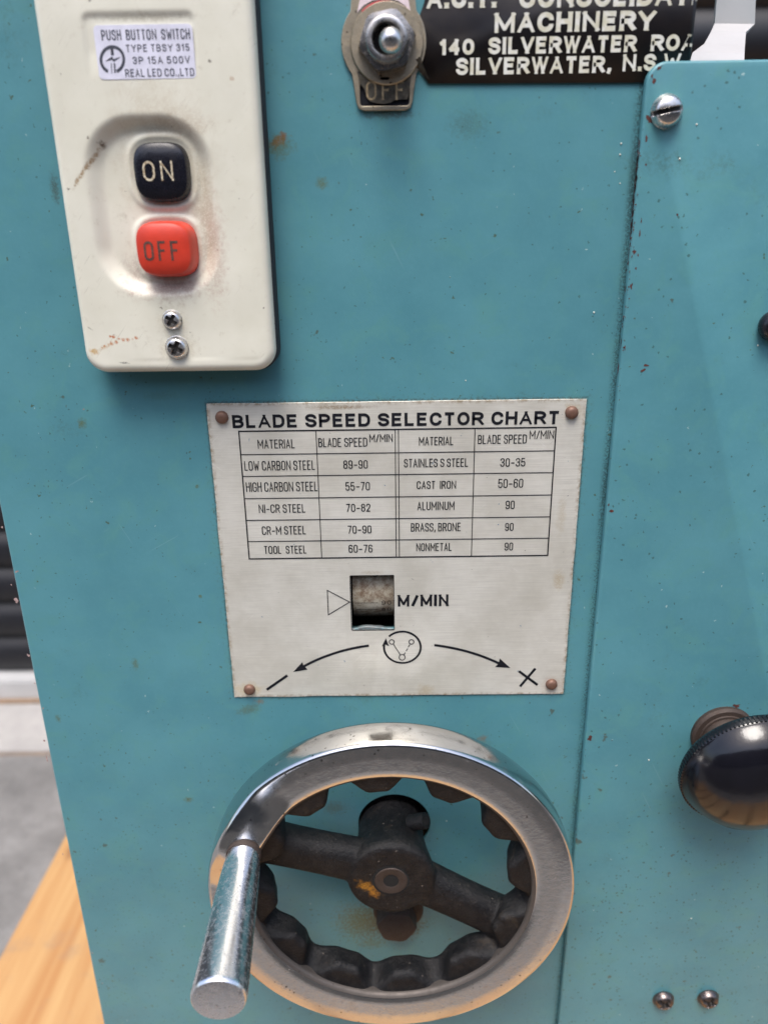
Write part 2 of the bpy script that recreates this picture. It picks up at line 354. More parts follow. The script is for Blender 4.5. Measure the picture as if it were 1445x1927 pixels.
def slab(outline, y0, y1, holes=(), bevel=0.0, subdiv=False):
    """flat plate from a closed (x, z) outline with holes, back at y0 and front at y1 (y1 < y0)"""
    cu = bpy.data.curves.new('slab', 'CURVE'); cu.dimensions = '2D'; cu.fill_mode = 'BOTH'
    th = (y0-y1)/2; cu.extrude = max(th-bevel, 1e-6); cu.bevel_depth = bevel; cu.bevel_resolution = 2; cu.offset = -bevel
    for ring in [outline]+list(holes):
        s = cu.splines.new('POLY'); s.points.add(len(ring)-1); s.use_cyclic_u = True
        for p, q in zip(s.points, ring): p.co = (q[0], q[1], 0, 1)
    o = bpy.data.objects.new('slab', cu); C.objects.link(o)
    me = bpy.data.meshes.new_from_object(o.evaluated_get(bpy.context.evaluated_depsgraph_get()))
    bpy.data.objects.remove(o); bpy.data.curves.remove(cu)
    for v in me.vertices: v.co = (v.co.x, (y0+y1)/2-v.co.z, v.co.y)
    bm = bmesh.new(); bm.from_mesh(me); bmesh.ops.remove_doubles(bm, verts=bm.verts, dist=1e-7)
    bmesh.ops.recalc_face_normals(bm, faces=bm.faces); bm.to_mesh(me); bm.free(); me.materials.clear()
    return me
def rrect(x0, z0, x1, z1, r, n=8):
    rr = r if isinstance(r, (list, tuple)) else [r]*4     # BR, TR, TL, BL
    out = []
    for (cx, cz, a0), q in zip(((x1, z0, -90), (x1, z1, 0), (x0, z1, 90), (x0, z0, 180)), rr):
        sx = -1 if cx == x1 else 1; sz = 1 if cz == z0 else -1
        if q <= 0: out.append((cx, cz)); continue
        for i in range(n+1):
            a = R(a0+90*i/n); out.append((cx+sx*q+q*math.cos(a), cz+sz*q+q*math.sin(a)))
    return out
def box(x0, x1, y0, y1, z0, z1, bev=0.0):
    bm = bmesh.new(); bmesh.ops.create_cube(bm, size=1)
    for v in bm.verts: v.co = ((x0+x1)/2+v.co.x*(x1-x0), (y0+y1)/2+v.co.y*(y1-y0), (z0+z1)/2+v.co.z*(z1-z0))
    if bev: bmesh.ops.bevel(bm, geom=bm.edges, offset=bev, segments=2, affect='EDGES')
    me = bpy.data.meshes.new('box'); bm.to_mesh(me); bm.free(); return me
def join(mes, idx=None):
    """several meshes into one; idx gives each its material index"""
    vs, fs, mi = [], [], []
    for k, m in enumerate(mes):
        b = len(vs); vs += [tuple(v.co) for v in m.vertices]
        for p in m.polygons: fs.append(tuple(b+i for i in p.vertices)); mi.append(idx[k] if idx else 0)
    me = mesh(vs, fs)
    for p, i in zip(me.polygons, mi): p.material_index = i
    return me
def shift(me, v):
    for q in me.vertices: q.co += Vector(v)
    return me

# ------------------------------------------------------------------ lettering (a small stroke alphabet)
r_ = 'r'
ALPHA = {
 'A': (1.05, [[(0,0),(.5,1),(1,0)], [(.19,.30),(.81,.30)]]), 'B': (.95, [[(0,0),(0,1),(.93,1,r_),(.93,.53,r_),(.1,.53)], [(0,.0),(1,0,r_),(1,.53,r_),(.1,.53)]]),
 'C': (1, [[(1,.70),(1,1,r_),(0,1,r_),(0,0,r_),(1,0,r_),(1,.30)]]), 'D': (1, [[(0,0),(0,1),(1,1,r_),(1,0,r_),(0,0)]]),
 'E': (.86, [[(1,1),(0,1),(0,0),(1,0)], [(0,.53),(.88,.53)]]), 'F': (.82, [[(1,1),(0,1),(0,0)], [(0,.52),(.85,.52)]]),
 'G': (1.02, [[(1,.72),(1,1,r_),(0,1,r_),(0,0,r_),(1,0,r_),(1,.46),(.55,.46)]]), 'H': (1, [[(0,0),(0,1)], [(1,0),(1,1)], [(0,.53),(1,.53)]]),
 'I': (.0, [[(.5,0),(.5,1)]]), 'K': (1, [[(0,0),(0,1)], [(1,1),(0,.4)], [(.3,.58),(1,0)]]), 'L': (.8, [[(0,1),(0,0),(1,0)]]),
 'M': (1.4, [[(0,0),(0,1),(.5,.10),(1,1),(1,0)]]), 'N': (1.1, [[(0,0),(0,1),(1,0),(1,1)]]), 'O': (1.05, [[(0,.5),(0,1,r_),(1,1,r_),(1,0,r_),(0,0,r_),(0,.5)]]),
 'P': (.95, [[(0,0),(0,1),(1,1,r_),(1,.46,r_),(0,.46)]]), 'R': (.98, [[(0,0),(0,1),(1,1,r_),(1,.48,r_),(0,.48)], [(.55,.48),(1,0)]]),
 'S': (.95, [[(1,.74),(1,1,r_),(0,1,r_),(0,.54,r_),(1,.50,r_),(1,0,r_),(0,0,r_),(0,.26)]]), 'T': (.92, [[(0,1),(1,1)], [(.5,0),(.5,1)]]),
 'U': (1, [[(0,1),(0,0,r_),(1,0,r_),(1,1)]]), 'V': (1.05, [[(0,1),(.5,0),(1,1)]]), 'W': (1.45, [[(0,1),(.25,0),(.5,1),(.75,0),(1,1)]]),
 'X': (1, [[(0,0),(1,1)], [(0,1),(1,0)]]), 'Y': (1.05, [[(0,1),(.5,.45),(1,1)], [(.5,.5),(.5,0)]]),
 '0': (.86, [[(0,.5),(0,1,r_),(1,1,r_),(1,0,r_),(0,0,r_),(0,.5)]]), '1': (.4, [[(0,.76),(.9,1),(.9,0)]]),
 '2': (.86, [[(0,.72),(0,1,r_),(1,1,r_),(1,.6,r_),(0,0),(1,0)]]), '3': (.86, [[(0,.76),(0,1,r_),(1,1,r_),(1,.53,r_),(.35,.53)], [(.35,.53),(1,.53,r_),(1,0,r_),(0,0,r_),(0,.25)]]),
 '4': (.9, [[(.72,0),(.72,1),(0,.28),(1,.28)]]), '5': (.86, [[(.94,1),(.08,1),(.0,.48),(.1,.58,r_),(1,.62,r_),(1,0,r_),(0,0,r_),(0,.24)]]),
 '6': (.86, [[(1,.78),(1,1,r_),(0,1,r_),(0,0,r_),(1,0,r_),(1,.58,r_),(0,.58)]]), '7': (.84, [[(0,1),(1,1),(.35,0)]]),
 '8': (.86, [[(.04,.75),(.04,1,r_),(.96,1,r_),(.96,.53,r_),(.04,.53,r_),(.04,.75)], [(0,.26),(0,.53,r_),(1,.53,r_),(1,0,r_),(0,0,r_),(0,.26)]]),
 '9': (.86, [[(0,.22),(0,0,r_),(1,0,r_),(1,1,r_),(0,1,r_),(0,.42,r_),(1,.42)]]),
 '/': (.7, [[(0,-.05),(1,1.02)]]), '-': (.8, [[(0,.42),(1,.42)]]), '.': (.0, [[(.5,0),(.5,.13)]]), ',': (.12, [[(.9,.15),(.9,.04),(0,-.16)]]),
}
def strip(pts, wd, flare=0.0):
    """pts: polyline (x, z); flat ribbon of width wd with mitred joints"""
    n = len(pts); L = []
    closed = (pts[0][0]-pts[-1][0])**2+(pts[0][1]-pts[-1][1])**2 < 1e-14 and n > 3
    P_ = [Vector(p) for p in pts]
    ws = [wd]*n
    if flare and not closed:
        def ins(a, b): 
            d = (b-a); l = d.length
            return a+d*min(.35, wd*.55/l) if l > 0 else a
        P_ = [P_[0], ins(P_[0], P_[1])]+P_[1:-1]+[ins(P_[-1], P_[-2]), P_[-1]]
        ws = [wd*(1+flare)]+[wd]*(len(P_)-2)+[wd*(1+flare)]
        n = len(P_)
    for i in range(n):
        if closed: a = P_[(i-1) % (n-1)] if i else P_[n-2]; b = P_[(i+1) % (n-1)] if i < n-1 else P_[1]
        else: a = P_[i-1] if i else None; b = P_[i+1] if i < n-1 else None
        d1 = (P_[i]-a).normalized() if a is not None and (P_[i]-a).length > 0 else None
        d2 = (b-P_[i]).normalized() if b is not None and (b-P_[i]).length > 0 else None
        if d1 is None: d1 = d2
        if d2 is None: d2 = d1
        nn = Vector((-d1.y-d2.y, d1.x+d2.x)); 
        if nn.length < 1e-6: nn = Vector((-d1.y, d1.x))
        nn.normalize(); k = max(.42, abs(nn.dot(Vector((-d1.y, d1.x)))))
        L.append((P_[i]+nn*ws[i]/2/k, P_[i]-nn*ws[i]/2/k))
    return L
def roundpoly(pts, rad):
    out = []
    for i, p in enumerate(pts):
        if len(p) == 2: out.append(Vector(p)); continue
        a = Vector(pts[i-1][:2]); b = Vector(pts[i+1][:2]); q = Vector(p[:2])
        la, lb = (a-q).length, (b-q).length
        ka = 2 if len(pts[i-1]) == 3 else 1; kb = 2 if len(pts[i+1]) == 3 else 1
        ra = min(rad, la/ka*.999); rb = min(rad, lb/kb*.999)
        ra, rb = min(ra, rb*1.6), min(rb, ra*1.6)
        A = q+(a-q)*(ra/la); B = q+(b-q)*(rb/lb)
        for k in range(7):
            u = k/6; s = .55
            c1 = A+(q-A)*s; c2 = B+(q-B)*s
            out.append((1-u)**3*A+3*u*(1-u)**2*c1+3*u*u*(1-u)*c2+u**3*B)
    return out
NARROW = {'M': (1.4, [[(0,0),(0,1),(.5,.30),(1,1),(1,0)]]), 'W': (1.5, [[(0,1),(.25,0),(.5,.72),(.75,0),(1,1)]]), 'N': (1.12, [[(0,0),(0,1),(1,.0),(1,1)]])}
def text(s, x0, x1, z0, z1, wd, y=-.0012, rad=.5, flare=0.0, track=.30, fn=None):
    """capital lettering filling x0..x1, z0..z1 with stroke width wd -> mesh lists"""
    H = z1-z0-wd; G = dict(ALPHA)
    if (x1-x0)/len(s) < (z1-z0)*.72: G.update(NARROW)
    tot, items = 0.0, []
    for ch in s:
        if ch == ' ': tot += .62; items.append(None); continue
        g = G[ch]; items.append((tot, g)); tot += g[0]
        tot += track+(0.25 if g[0] < .05 else 0)*0
    tot -= track
    ns = sum(1 for c in s if c != ' '); W = (x1-x0)
    # strokes stick out by wd/2 on either side: letters get extra advance of wd
    k = (W-ns*wd)/max(tot, 1e-6); vs, fs = [], []; X = x0; lvl = 0
    for ch in s:
        if ch == ' ': X += .62*k; continue
        g = G[ch]; gw = g[0]*k; ox = X+wd/2; sw = wd*(.82 if ch in 'MWNA' else 1)
        for st in g[1]:
            pp = [((ox+q[0]*gw) if g[0] > 0 else ox, z0+wd/2+q[1]*H)+tuple(q[2:]) for q in st]
            pp = roundpoly(pp, min(rad*max(gw, 1e-6), H*.5)) if g[0] > 0 else [Vector(q[:2]) for q in pp]
            pp = [Vector(q[:2]) for q in pp]; runs = [[pp[0]]]
            for i in range(1, len(pp)):
                runs[-1].append(pp[i])
                if i < len(pp)-1:
                    e1, e2 = pp[i]-pp[i-1], pp[i+1]-pp[i]
                    if e1.length > 1e-9 and e2.length > 1e-9 and e1.normalized().dot(e2.normalized()) < -.15: runs.append([pp[i].copy()])
            for pp in runs:
                pp = [q.copy() for q in pp]
                if (pp[0]-pp[-1]).length > 1e-9:
                    for a, b in ((0, 1), (-1, -2)):
                        d = pp[a]-pp[b]
                        if d.length > 0: pp[a] = pp[a]+d.normalized()*wd*(.62 if abs(d.y) > abs(d.x) and (abs(pp[a].y-z0-wd/2) < 1e-7 or abs(pp[a].y-z1+wd/2) < 1e-7) else .2)
                L = strip(pp, sw, flare if len(runs) == 1 else 0); b = len(vs); lvl += 1
                for l, r in L:
                    if ch not in ',/': l.y = max(z0, min(z1, l.y)); r.y = max(z0, min(z1, r.y))
                    vs.append((l.x, y-.000006*(lvl % 5), l.y)); vs.append((r.x, y-.000006*(lvl % 5), r.y))
                for i in range(len(L)-1): fs.append((b+2*i, b+2*i+1, b+2*i+3, b+2*i+2))
        X += gw+wd+track*k
    if fn: vs = [fn(v) for v in vs]
    return mesh(vs, fs)
def ptext(s, xa, xb, ya, yb, wpx, h=.0007, **k):
    """same, from the box the line fills in the photograph"""
    ym = (ya+yb)/2; a = P(xa, ym, h); b = P(xb, ym, h); xm = (xa+xb)/2
    return text(s, a.x, b.x, P(xm, yb, h).z, P(xm, ya, h).z, wpx*mm(xm, ym, h), y=-h, **k)
def pline(pts, wpx, h=.0007, closed=False, lvl=0):
    q = [P(a, b, h) for a, b in pts]; q = [(v.x, v.z) for v in q]
    if closed: q.append(q[0])
    wd = wpx*mm(*pts[0], h); L = strip(q, wd); vs = []; fs = []
    for l, r in L: vs += [(l.x, -h-.000006*lvl, l.y), (r.x, -h-.000006*lvl, r.y)]
    for i in range(len(L)-1): fs.append((2*i, 2*i+1, 2*i+3, 2*i+2))
    return mesh(vs, fs)
def ppoly(pts, h=.0007):
    return mesh([P(a, b, h) for a, b in pts], [tuple(range(len(pts)))])

def grid_head(rad, ht, kind, dome=.45, rings=26, seg=96, slotw=.17, depth=.55):
    """screw head: lathe-like grid with a cross or slot pressed into it"""
    vs, fs = [(0, -ht, 0)], []
    def hh(x, z, r):
        e = max(0, (r-.62)/.38); h = ht*(1-dome*(r**2)*.45-(e**2.6)*.62*dome*1.4)
        def m(u, lim): return max(0, min(1, (lim-abs(u))/.07+.5))
        if kind == 'cross':
            k = max(m(x, slotw)*m(z, .60), m(z, slotw)*m(x, .60), m(math.hypot(x, z), .26)*1.0)
            h -= ht*depth*k*(1-.35*min(1, r/.6))
        elif kind == 'slot': h -= ht*depth*m(z, slotw)
        return h
    def deep(x, z):
        if kind == 'cross': return (abs(x) < slotw*1.02 and abs(z) < .60) or (abs(z) < slotw*1.02 and abs(x) < .60) or math.hypot(x, z) < .26
        return kind == 'slot' and abs(z) < slotw
    for j in range(1, rings+1):
        r = j/rings; r = r if r < .95 else .95+(r-.95)*1
        for i in range(seg):
            a = 2*math.pi*i/seg; x, z = r*math.cos(a), r*math.sin(a)
            vs.append((x*rad, -max(hh(x, z, r), ht*.12), z*rad))
    for i in range(seg): vs.append((rad*math.cos(2*math.pi*i/seg)*.99, 0, rad*math.sin(2*math.pi*i/seg)*.99))
    for i in range(seg): fs.append((0, 1+i, 1+(i+1) % seg))
    for j in range(rings):
        for i in range(seg):
            k = (i+1) % seg; fs.append((1+j*seg+i, 1+(j+1)*seg+i, 1+(j+1)*seg+k, 1+j*seg+k))
    me = fixn(mesh(vs, fs))
    for p in me.polygons: p.material_index = 1 if deep(p.center.x/rad, p.center.z/rad) and p.center.y < -ht*.2 and math.hypot(p.center.x, p.center.z) < rad*.97 else 0
    return me

# ================================================================== THE MACHINE
machine = empty('bandsaw_machine', ((cab_x0+cab_x1)/2, .18, WOOD_Z), 'teal painted metal bandsaw cabinet with hand wheel, blade speed chart and cream push button switch', 'bandsaw')
RF = .0013
ztop, zbot = ZC+.16, WOOD_Z+.001
drum_o = [P(658, 1082), P(742, 1080), P(743, 1176), P(700, 1173), P(690, 1176), P(662, 1175)]
wx0, wx1 = P(661, 1130).x, P(741, 1130).x; wz1, wz0 = P(700, 1082).z, P(700, 1184).z
win_hole = [(wx0-.0012, wz1+.001), (wx1+.0012, wz1+.001), (wx1+.0012, wz0+.0001)]
for i in range(10):
    u = i/9; win_hole.append((wx1+(wx0-wx1)*u, wz0+.0001+.0007*noise.noise(Vector((u*4, 3, 1)))+(.0007 if .25 < u < .8 else 0)))
win_hole.append((wx0-.0012, wz0+.0001))
hc = P(742, 1550); hr = .0152
hub_hole = [(hc.x+hr*math.cos(a*math.pi/24), hc.z+hr*math.sin(a*math.pi/24)) for a in range(48)]
fp = slab([(cab_x0+RF, zbot), (cab_x1-RF, zbot), (cab_x1-RF, ztop), (cab_x0+RF, ztop)], .002, 0, [win_hole, hub_hole])
link('front_panel', fp, M_PAINT, machine, smooth=False)
def fillet(x, sgn):
    vs, fs = [], []
    for i in range(9):
        a = R(90*i/8)
        xx = x-sgn*RF+sgn*RF*math.sin(a); yy = RF-RF*math.cos(a)
        for z in (zbot, ztop): vs.append((xx, yy, z))
    for z in (zbot, ztop): vs.append((x, .36, z))
    for z in (zbot, ztop): vs.append((x-sgn*.002, .36, z))
    n = len(vs)//2
    for i in range(n-1): fs.append((2*i, 2*i+2, 2*i+3, 2*i+1))
    return fixn(mesh(vs, fs))
link('side_panel', fillet(cab_x0, -1), M_PAINT2, machine, smooth='all')
link('side_panel', fillet(cab_x1, 1), M_PAINT2, machine, smooth='all')
link('back_panel', box(cab_x0+.002, cab_x1-.002, .356, .359, zbot, ztop), M_PAINT2, machine, smooth=False)
link('top_panel', box(cab_x0+.001, cab_x1-.001, .003, .356, ztop-.002, ztop+.001), M_PAINT2, machine, smooth=False)

# the cover on the right, with its folded box behind
cov_x1 = cov_x0+.19
cr = P(1250, 150, .004).x-P(1213, 150, .004).x
cov = slab(rrect(cov_x0, zbot+.01, cov_x1, cov_z1, [0, .002, cr, .003]), -.0006, -.0040, bevel=.0009)
cover = link('cover', cov, M_PAINT2, machine, smooth='all')
link('cover_box', box(cab_x1+.002, cov_x1-.001, .0004, .09, zbot+.012, cov_z1-.002), M_PAINT2, cover, smooth=False)

# flaked paint
def flake(px, py, a, b, h=.00003, ang=0):
    c = P(px, py, h); s = random.random()*50; pts = []
    for i in range(14):
        t = 2*math.pi*i/14; k = .75+.7*noise.noise(Vector((math.cos(t)*1.3+s, math.sin(t)*1.3, s)))
        u, v = a*k*math.cos(t)*.001, b*k*math.sin(t)*.001
        pts.append((c.x+u*math.cos(ang)-v*math.sin(ang), -h, c.z+u*math.sin(ang)+v*math.cos(ang)))
    return mesh(pts, [tuple(range(14))])
HC = .00405
fl = [flake(x, y, a*1.25, b*1.25, HC, r) for x, y, a, b, r in [(1222, 224, .9, 1.2, .3), (1216, 262, .5, .9, 0), (1230, 152, .6, .9, .2), (1226, 143, .4, .5, 0), (1206, 415, .22, .8, 0), (1203, 440, .25, 1.0, 0),
     (1274, 404, .35, .35, 0), (1216, 688, .7, .45, 0), (1209, 697, .9, .4, .5), (1193, 475, .45, .7, 0), (1187, 538, .5, .9, 0), (1175, 655, .22, .6, 0),
     (1110, 1389, 1.0, 1.2, .2), (1385, 1328, 1.6, .9, 0), (1410, 1352, .6, .8, 0), (1272, 1470, .1, .1, 0), (1183, 562, .2, .3, 0), (1196, 505, .25, .4, 0), (1200, 480, .2, .5, 0),
     (1240, 128, .9, .4, .6), (1215, 310, .3, .3, 0), (1150, 962, .8, .5, .3), (1145, 950, .3, .4, 0)]]
for i in range(60):
    y = random.choice([random.uniform(280, 760), random.uniform(1400, 1800)]); x = 1212-(y-160)*.0947+random.uniform(2, 9)
    fl.append(flake(x, y, random.uniform(.08, .3), random.uniform(.1, .5), HC, 0))
# long bare strip on the folded edge of the cover
o = link('paint_chip', join(fl), M_CHIP, machine, smooth=False); o['kind'] = 'stuff'; o['label'] = 'dark red primer showing through chipped paint on the cover'
es = []
for i in range(70):
    y = random.choice([random.uniform(285, 440), random.uniform(290, 400), random.uniform(250, 470), random.uniform(300, 720)]); l = random.uniform(.0006, .0026) if i % 2 else random.uniform(.0003, .001)
    z = P(1190, y, .003).z; xx = cov_x0-.00002
    a, b = random.uniform(.0015, .0030), random.uniform(.0005, .001)
    es.append(mesh([(xx, -a, z-l), (xx, -a-b*.6, z-l*.3), (xx, -a-b, z+l*.5), (xx, -a, z+l), (xx, -a+b*.4, z)], [(0, 1, 2, 3, 4)]))
o = link('paint_chip', join(es), M_CHIP, machine, smooth=False); o['kind'] = 'stuff'; o['label'] = 'dark red primer along the edge of the cover'
fl = [flake(x, y, a, b, .00003, r) for x, y, a, b, r in [(32, 1076, 1.2, .5, .5), (31, 1130, .9, 1.4, 0), (54, 1233, .9, .8, 0), (66, 1286, .5, .4, 0), (84, 1394, .7, .6, 0), (82, 1333, .3, .8, -.5), (89, 1428, .5, 1.6, 0),
      (22, 1100, .3, .4, 0), (175, 1793, .5, .5, 0), (193, 1850, .4, .3, 0), (5, 992, .5, .4, 0), (119, 1607, .3, .6, 0), (158, 770, .5, .3, .6)]]
o = link('paint_chip', join(fl), M_CHIPL, machine, smooth=False); o['kind'] = 'stuff'; o['label'] = 'pinkish chips along the left edge of the panel'
# grit and dust specks stuck on the panel
fl = []
for x, y in [(1168, 270), (1166, 291), (1156, 323), (1166, 345), (1278, 299), (876, 716), (1117, 588), (1220, 1430), (1300, 1728), (1310, 234), (840, 1545), (1400, 1345), (1425, 650)]:
    c = P(x, y, .0 if x < 1190 else .004); m = bmesh.new(); bmesh.ops.create_icosphere(m, subdivisions=1, radius=random.uniform(.0002, .00038)); me = bpy.data.meshes.new('g'); m.to_mesh(me); m.free(); fl.append(shift(me, c))
o = link('grit', join(fl), simple('pale_grit', (.6, .62, .55), .6), machine); o['kind'] = 'stuff'

# ------------------------------------------------------------------ screws on the cover
def place(name, me, mat, px, py, h, parent, spin=0.0, label=None):
    if not me.materials:
        me.materials.append(mat); me.materials.append(M_RECESS)
    o = link(name, me, None, parent, smooth='x', loc=P(px, py, h), rot=(0, spin, 0))
    if label: o['label'] = label
    return o
hd = grid_head(.0047, .0036, 'slot', dome=.75, slotw=.12, depth=.42)
place('screw', hd, M_STEEL, 1253, 210, .0041, machine, R(-10), 'bright slotted screw at the top corner of the cover')
hd = grid_head(.0049, .0034, 'cross', dome=.8, slotw=.16)
place('screw', hd, M_DKSCREW, 1247, 1880, .0041, machine, R(38), 'dark cross head screw low on the cover, the left one of two')
place('screw', hd, M_DKSCREW, 1331, 1877, .0041, machine, R(20), 'dark cross head screw low on the cover, the right one of two')
hd = lathe([(.0046, 0), (.0050, .0015), (.0048, .003), (.0036, .0045), (.0015, .0052)], 40)
place('cap_screw', hd, M_BLACKPL, 1452, 612, .0041, machine, 0, 'round black head at the right edge of the cover')

# ------------------------------------------------------------------ black clamping knob
KF = P(1358, 1380, .004)
KC = P(1417, 1452, .0195); krot = (R(10), 0, 0)
kprof = [(.0065, -.0070), (.0085, -.0058), (.0150, -.0042), (.0240, -.0034), (.0268, -.0026), (.0272, -.0012), (.0273, .0006), (.0268, .0014), (.0265, .0017),
     (.0258, .0034), (.0245, .0058), (.0222, .0088), (.0180, .0114), (.0130, .0132), (.0080, .0142), (.0035, .0146), (.0008, .0147)]
knob = link('clamping_knob', lathe(kprof, 128), M_KNOB, machine, smooth='all', loc=KC, rot=krot)
knob['label'] = 'black plastic clamping knob with rusty collar on the right cover'
teeth = []
for i in range(110):
    a = 2*math.pi*i/110; m = box(-.00028, .00028, -.0012, .0016, -.00035, .00035)
    for v in m.vertices:
        v.co.x += .0272; x, z = v.co.x, v.co.z; v.co.x, v.co.z = x*math.cos(a)-z*math.sin(a), x*math.sin(a)+z*math.cos(a)
    teeth.append(m)
tt = link('knurling', join(teeth), M_KNOB, machine, smooth=False, loc=KC, rot=krot); tt['kind'] = 'stuff'; tt['label'] = 'fine knurled teeth round the black knob'
KV = KC-KF
link('knob_neck', lathe([(.0085, 0), (.0080, KV.length*.4), (.0070, KV.length*.8)], 40), M_BLACKPL, machine, loc=KF, rot=Vector((0, -1, 0)).rotation_difference(KV).to_euler())
link('collar', lathe([(.0124, 0), (.0125, .0016), (.0116, .0026), (.0100, .0027), (.0098, .0033), (.0090, .0034), (.0086, .0060), (.0080, .0066), (.0070, .0080), (.003, .0080)], 72), M_RUST, machine, loc=KF)

# ------------------------------------------------------------------ speed chart plate
HP = .0006
wn = [(wx0, wz0), (wx1, wz0), (wx1, wz1), (wx0, wz1)]
ol = []
def edge(a, b, n, amp):
    for i in range(n):
        u = i/n; nz = amp*noise.noise(Vector((a[0]*50+u*9, a[1]*50+u*7, 2)))
        ol.append((a[0]+(b[0]-a[0])*u+(nz if a[0] == b[0] else 0), a[1]+(b[1]-a[1])*u+(nz if a[1] == b[1] else 0)))
edge((plx0, plz0), (plx1, plz0), 30, .0003); edge((plx1, plz0), (plx1, plz1), 30, .0002)
edge((plx1, plz1), (plx0, plz1), 30, .0002); edge((plx0, plz1), (plx0, plz0), 30, .0003)
plate = link('speed_chart_plate', slab(ol, -.0001, -HP, [wn], bevel=.00012), M_PLATE, machine, smooth=False)
TX = [('BLADE SPEED SELECTOR CHART', 437, 1052, 777, 802, 5.6, dict(track=.26, rad=.5))]
small = [('MATERIAL', 485, 555, 827, 844), ('BLADE SPEED', 599, 691, 824, 841), ('M/MIN', 695, 739, 817, 832), ('MATERIAL', 788, 853, 822, 838), ('BLADE SPEED', 899, 991, 818, 835), ('M/MIN', 996, 1042, 810, 826),
 ('LOW CARBON STEEL', 460, 593, 867, 885), ('89-90', 646, 692, 866, 882), ('HIGH CARBON STEEL', 463, 598, 907, 925), ('55-70', 650, 696, 907, 923), ('NI-CR STEEL', 487, 575, 949, 965), ('70-82', 651, 697, 948, 963),
 ('CR-M STEEL', 493, 576, 990, 1006), ('70-90', 654, 699, 989, 1004), ('TOOL  STEEL', 497, 577, 1027, 1042), ('60-76', 656, 701, 1025, 1040), ('STAINLES S STEEL', 760, 881, 863, 879), ('30-35', 941, 988, 862, 878),
 ('CAST  IRON', 784, 858, 905, 920), ('50-60', 937, 984, 901, 918), ('ALUMINUM', 785, 855, 944, 960), ('90', 951, 968, 942, 958), ('BRASS, BRONE', 773, 867, 984, 1000), ('90', 950, 966, 984, 999), ('NONMETAL', 783, 850, 1022, 1037), ('90', 949, 965, 1021, 1036)]
TX += [s+(1.9, dict(track=.24, rad=.5)) for s in small]
TX += [('M/MIN', 748, 844, 1119, 1141, 5.6, dict(track=.26))]
o = link('lettering', join([ptext(*a[:6], **a[6]) for a in TX]), M_INK, plate, smooth=False)
# ruled table
def xw(px, py): return P(px, py, .0007).x
def zw(px, py): return P(px, py, .0007).z
tx0, tx1 = (xw(448, 813)+xw(471, 1052))/2, (xw(1046, 803)+xw(1030, 1045))/2
tz1, tz0 = (zw(448, 813)+zw(1046, 803))/2, (zw(471, 1052)+zw(1030, 1045))/2
L = []
def ruled(x0, z0, x1, z1, wd, k):
    L.append(box(min(x0, x1)-wd/2, max(x0, x1)+wd/2, -.00070-.00001*k, -.00062, min(z0, z1)-wd/2, max(z0, z1)+wd/2))
u = mm(750, 930)
for x in (tx0, tx1): ruled(x, tz0, x, tz1, 2.4*u, 0)
for z in (tz0, tz1): ruled(tx0+.0003, z, tx1-.0003, z, 2.4*u, 1)
for px, py in ((600, 930), (744.5, 930), (750.5, 930), (890, 930)): ruled(xw(px, py), tz0, xw(px, py), tz1, 1.5*u, 2)
for y in (849, 890, 932, 973, 1013): ruled(tx0, zw(744, y+3), tx1, zw(744, y+3), 1.4*u, 3)
link('table_lines', join(L), M_INK, plate, smooth=False)
# symbols
S = [pline([(616, 1111), (618, 1157), (658, 1133)], 1.7, closed=True)]
def arcpts(cx, cy, rx, ry, a0, a1, n=40): return [(cx+rx*math.cos(R(a0+(a1-a0)*i/n)), cy+ry*math.sin(R(a0+(a1-a0)*i/n))) for i in range(n+1)]
S.append(pline(arcpts(757, 1218, 34.5, 29.5, -137, 188), 4.0, lvl=1))
S.append(ppoly([(720, 1224), (728, 1201.5), (736, 1219)] and [(718, 1217), (726, 1201), (732, 1216), (725, 1213)], .00071))
for cx, cy, q in ((737, 1208, 4.6), (774, 1208, 4.6), (756.5, 1237, 5.6)): S.append(pline(arcpts(cx, cy, q, q*.93, 0, 360, 20), 1.7, lvl=2))
S.append(pline([(740, 1212), (753, 1232)], 1.7)); S.append(pline([(771, 1213), (768, 1218)], 1.6)); S.append(pline([(767, 1220.5), (764, 1225)], 1.6)); S.append(pline([(762.5, 1228), (760, 1232)], 1.6))
def quad(a, b, c, n=24): return [((1-t)**2*a[0]+2*t*(1-t)*b[0]+t*t*c[0], (1-t)**2*a[1]+2*t*(1-t)*b[1]+t*t*c[1]) for t in [i/n for i in range(n+1)]]
S.append(pline(quad((694, 1215), (625, 1224), (568, 1256)), 5.0, lvl=1)); S.append(ppoly([(552, 1264.5), (569, 1246), (571, 1252), (579, 1260)], .00072))
S.append(pline(quad((817, 1214), (885, 1222), (942, 1250)), 5.0, lvl=1)); S.append(ppoly([(960, 1257), (931, 1255), (938, 1249), (940, 1239)][::-1], .00072))
S.append(pline([(502, 1298), (541, 1271)], 5.2)); S.append(pline([(978, 1292), (1007, 1258)], 5.0)); S.append(pline([(976, 1263), (1011, 1289)], 5.0, lvl=2))
S.append(pline([(391, 764), (391, 771)], 1.6)); S.append(pline([(390, 763.5), (404, 763)], 1.8, lvl=1))
for nm, ii in (('pointer_mark', [0]), ('rotation_symbol', [1, 2, 3, 4, 5, 6, 7, 8, 9]), ('arrow', [10, 11]), ('arrow', [12, 13]), ('minus_sign', [14]), ('plus_sign', [15, 16])):
    link(nm, join([S[i] for i in ii]), M_INK, plate, smooth=False)
rv = lathe([(.00225, 0), (.0022, .0007), (.0019, .0013), (.0013, .0017), (.0006, .0018)], 24)
for px, py in ((418, 785), (1075, 776), (470, 1297), (1037, 1287)): place('rivet', rv, M_COPPER, px, py, HP, plate)
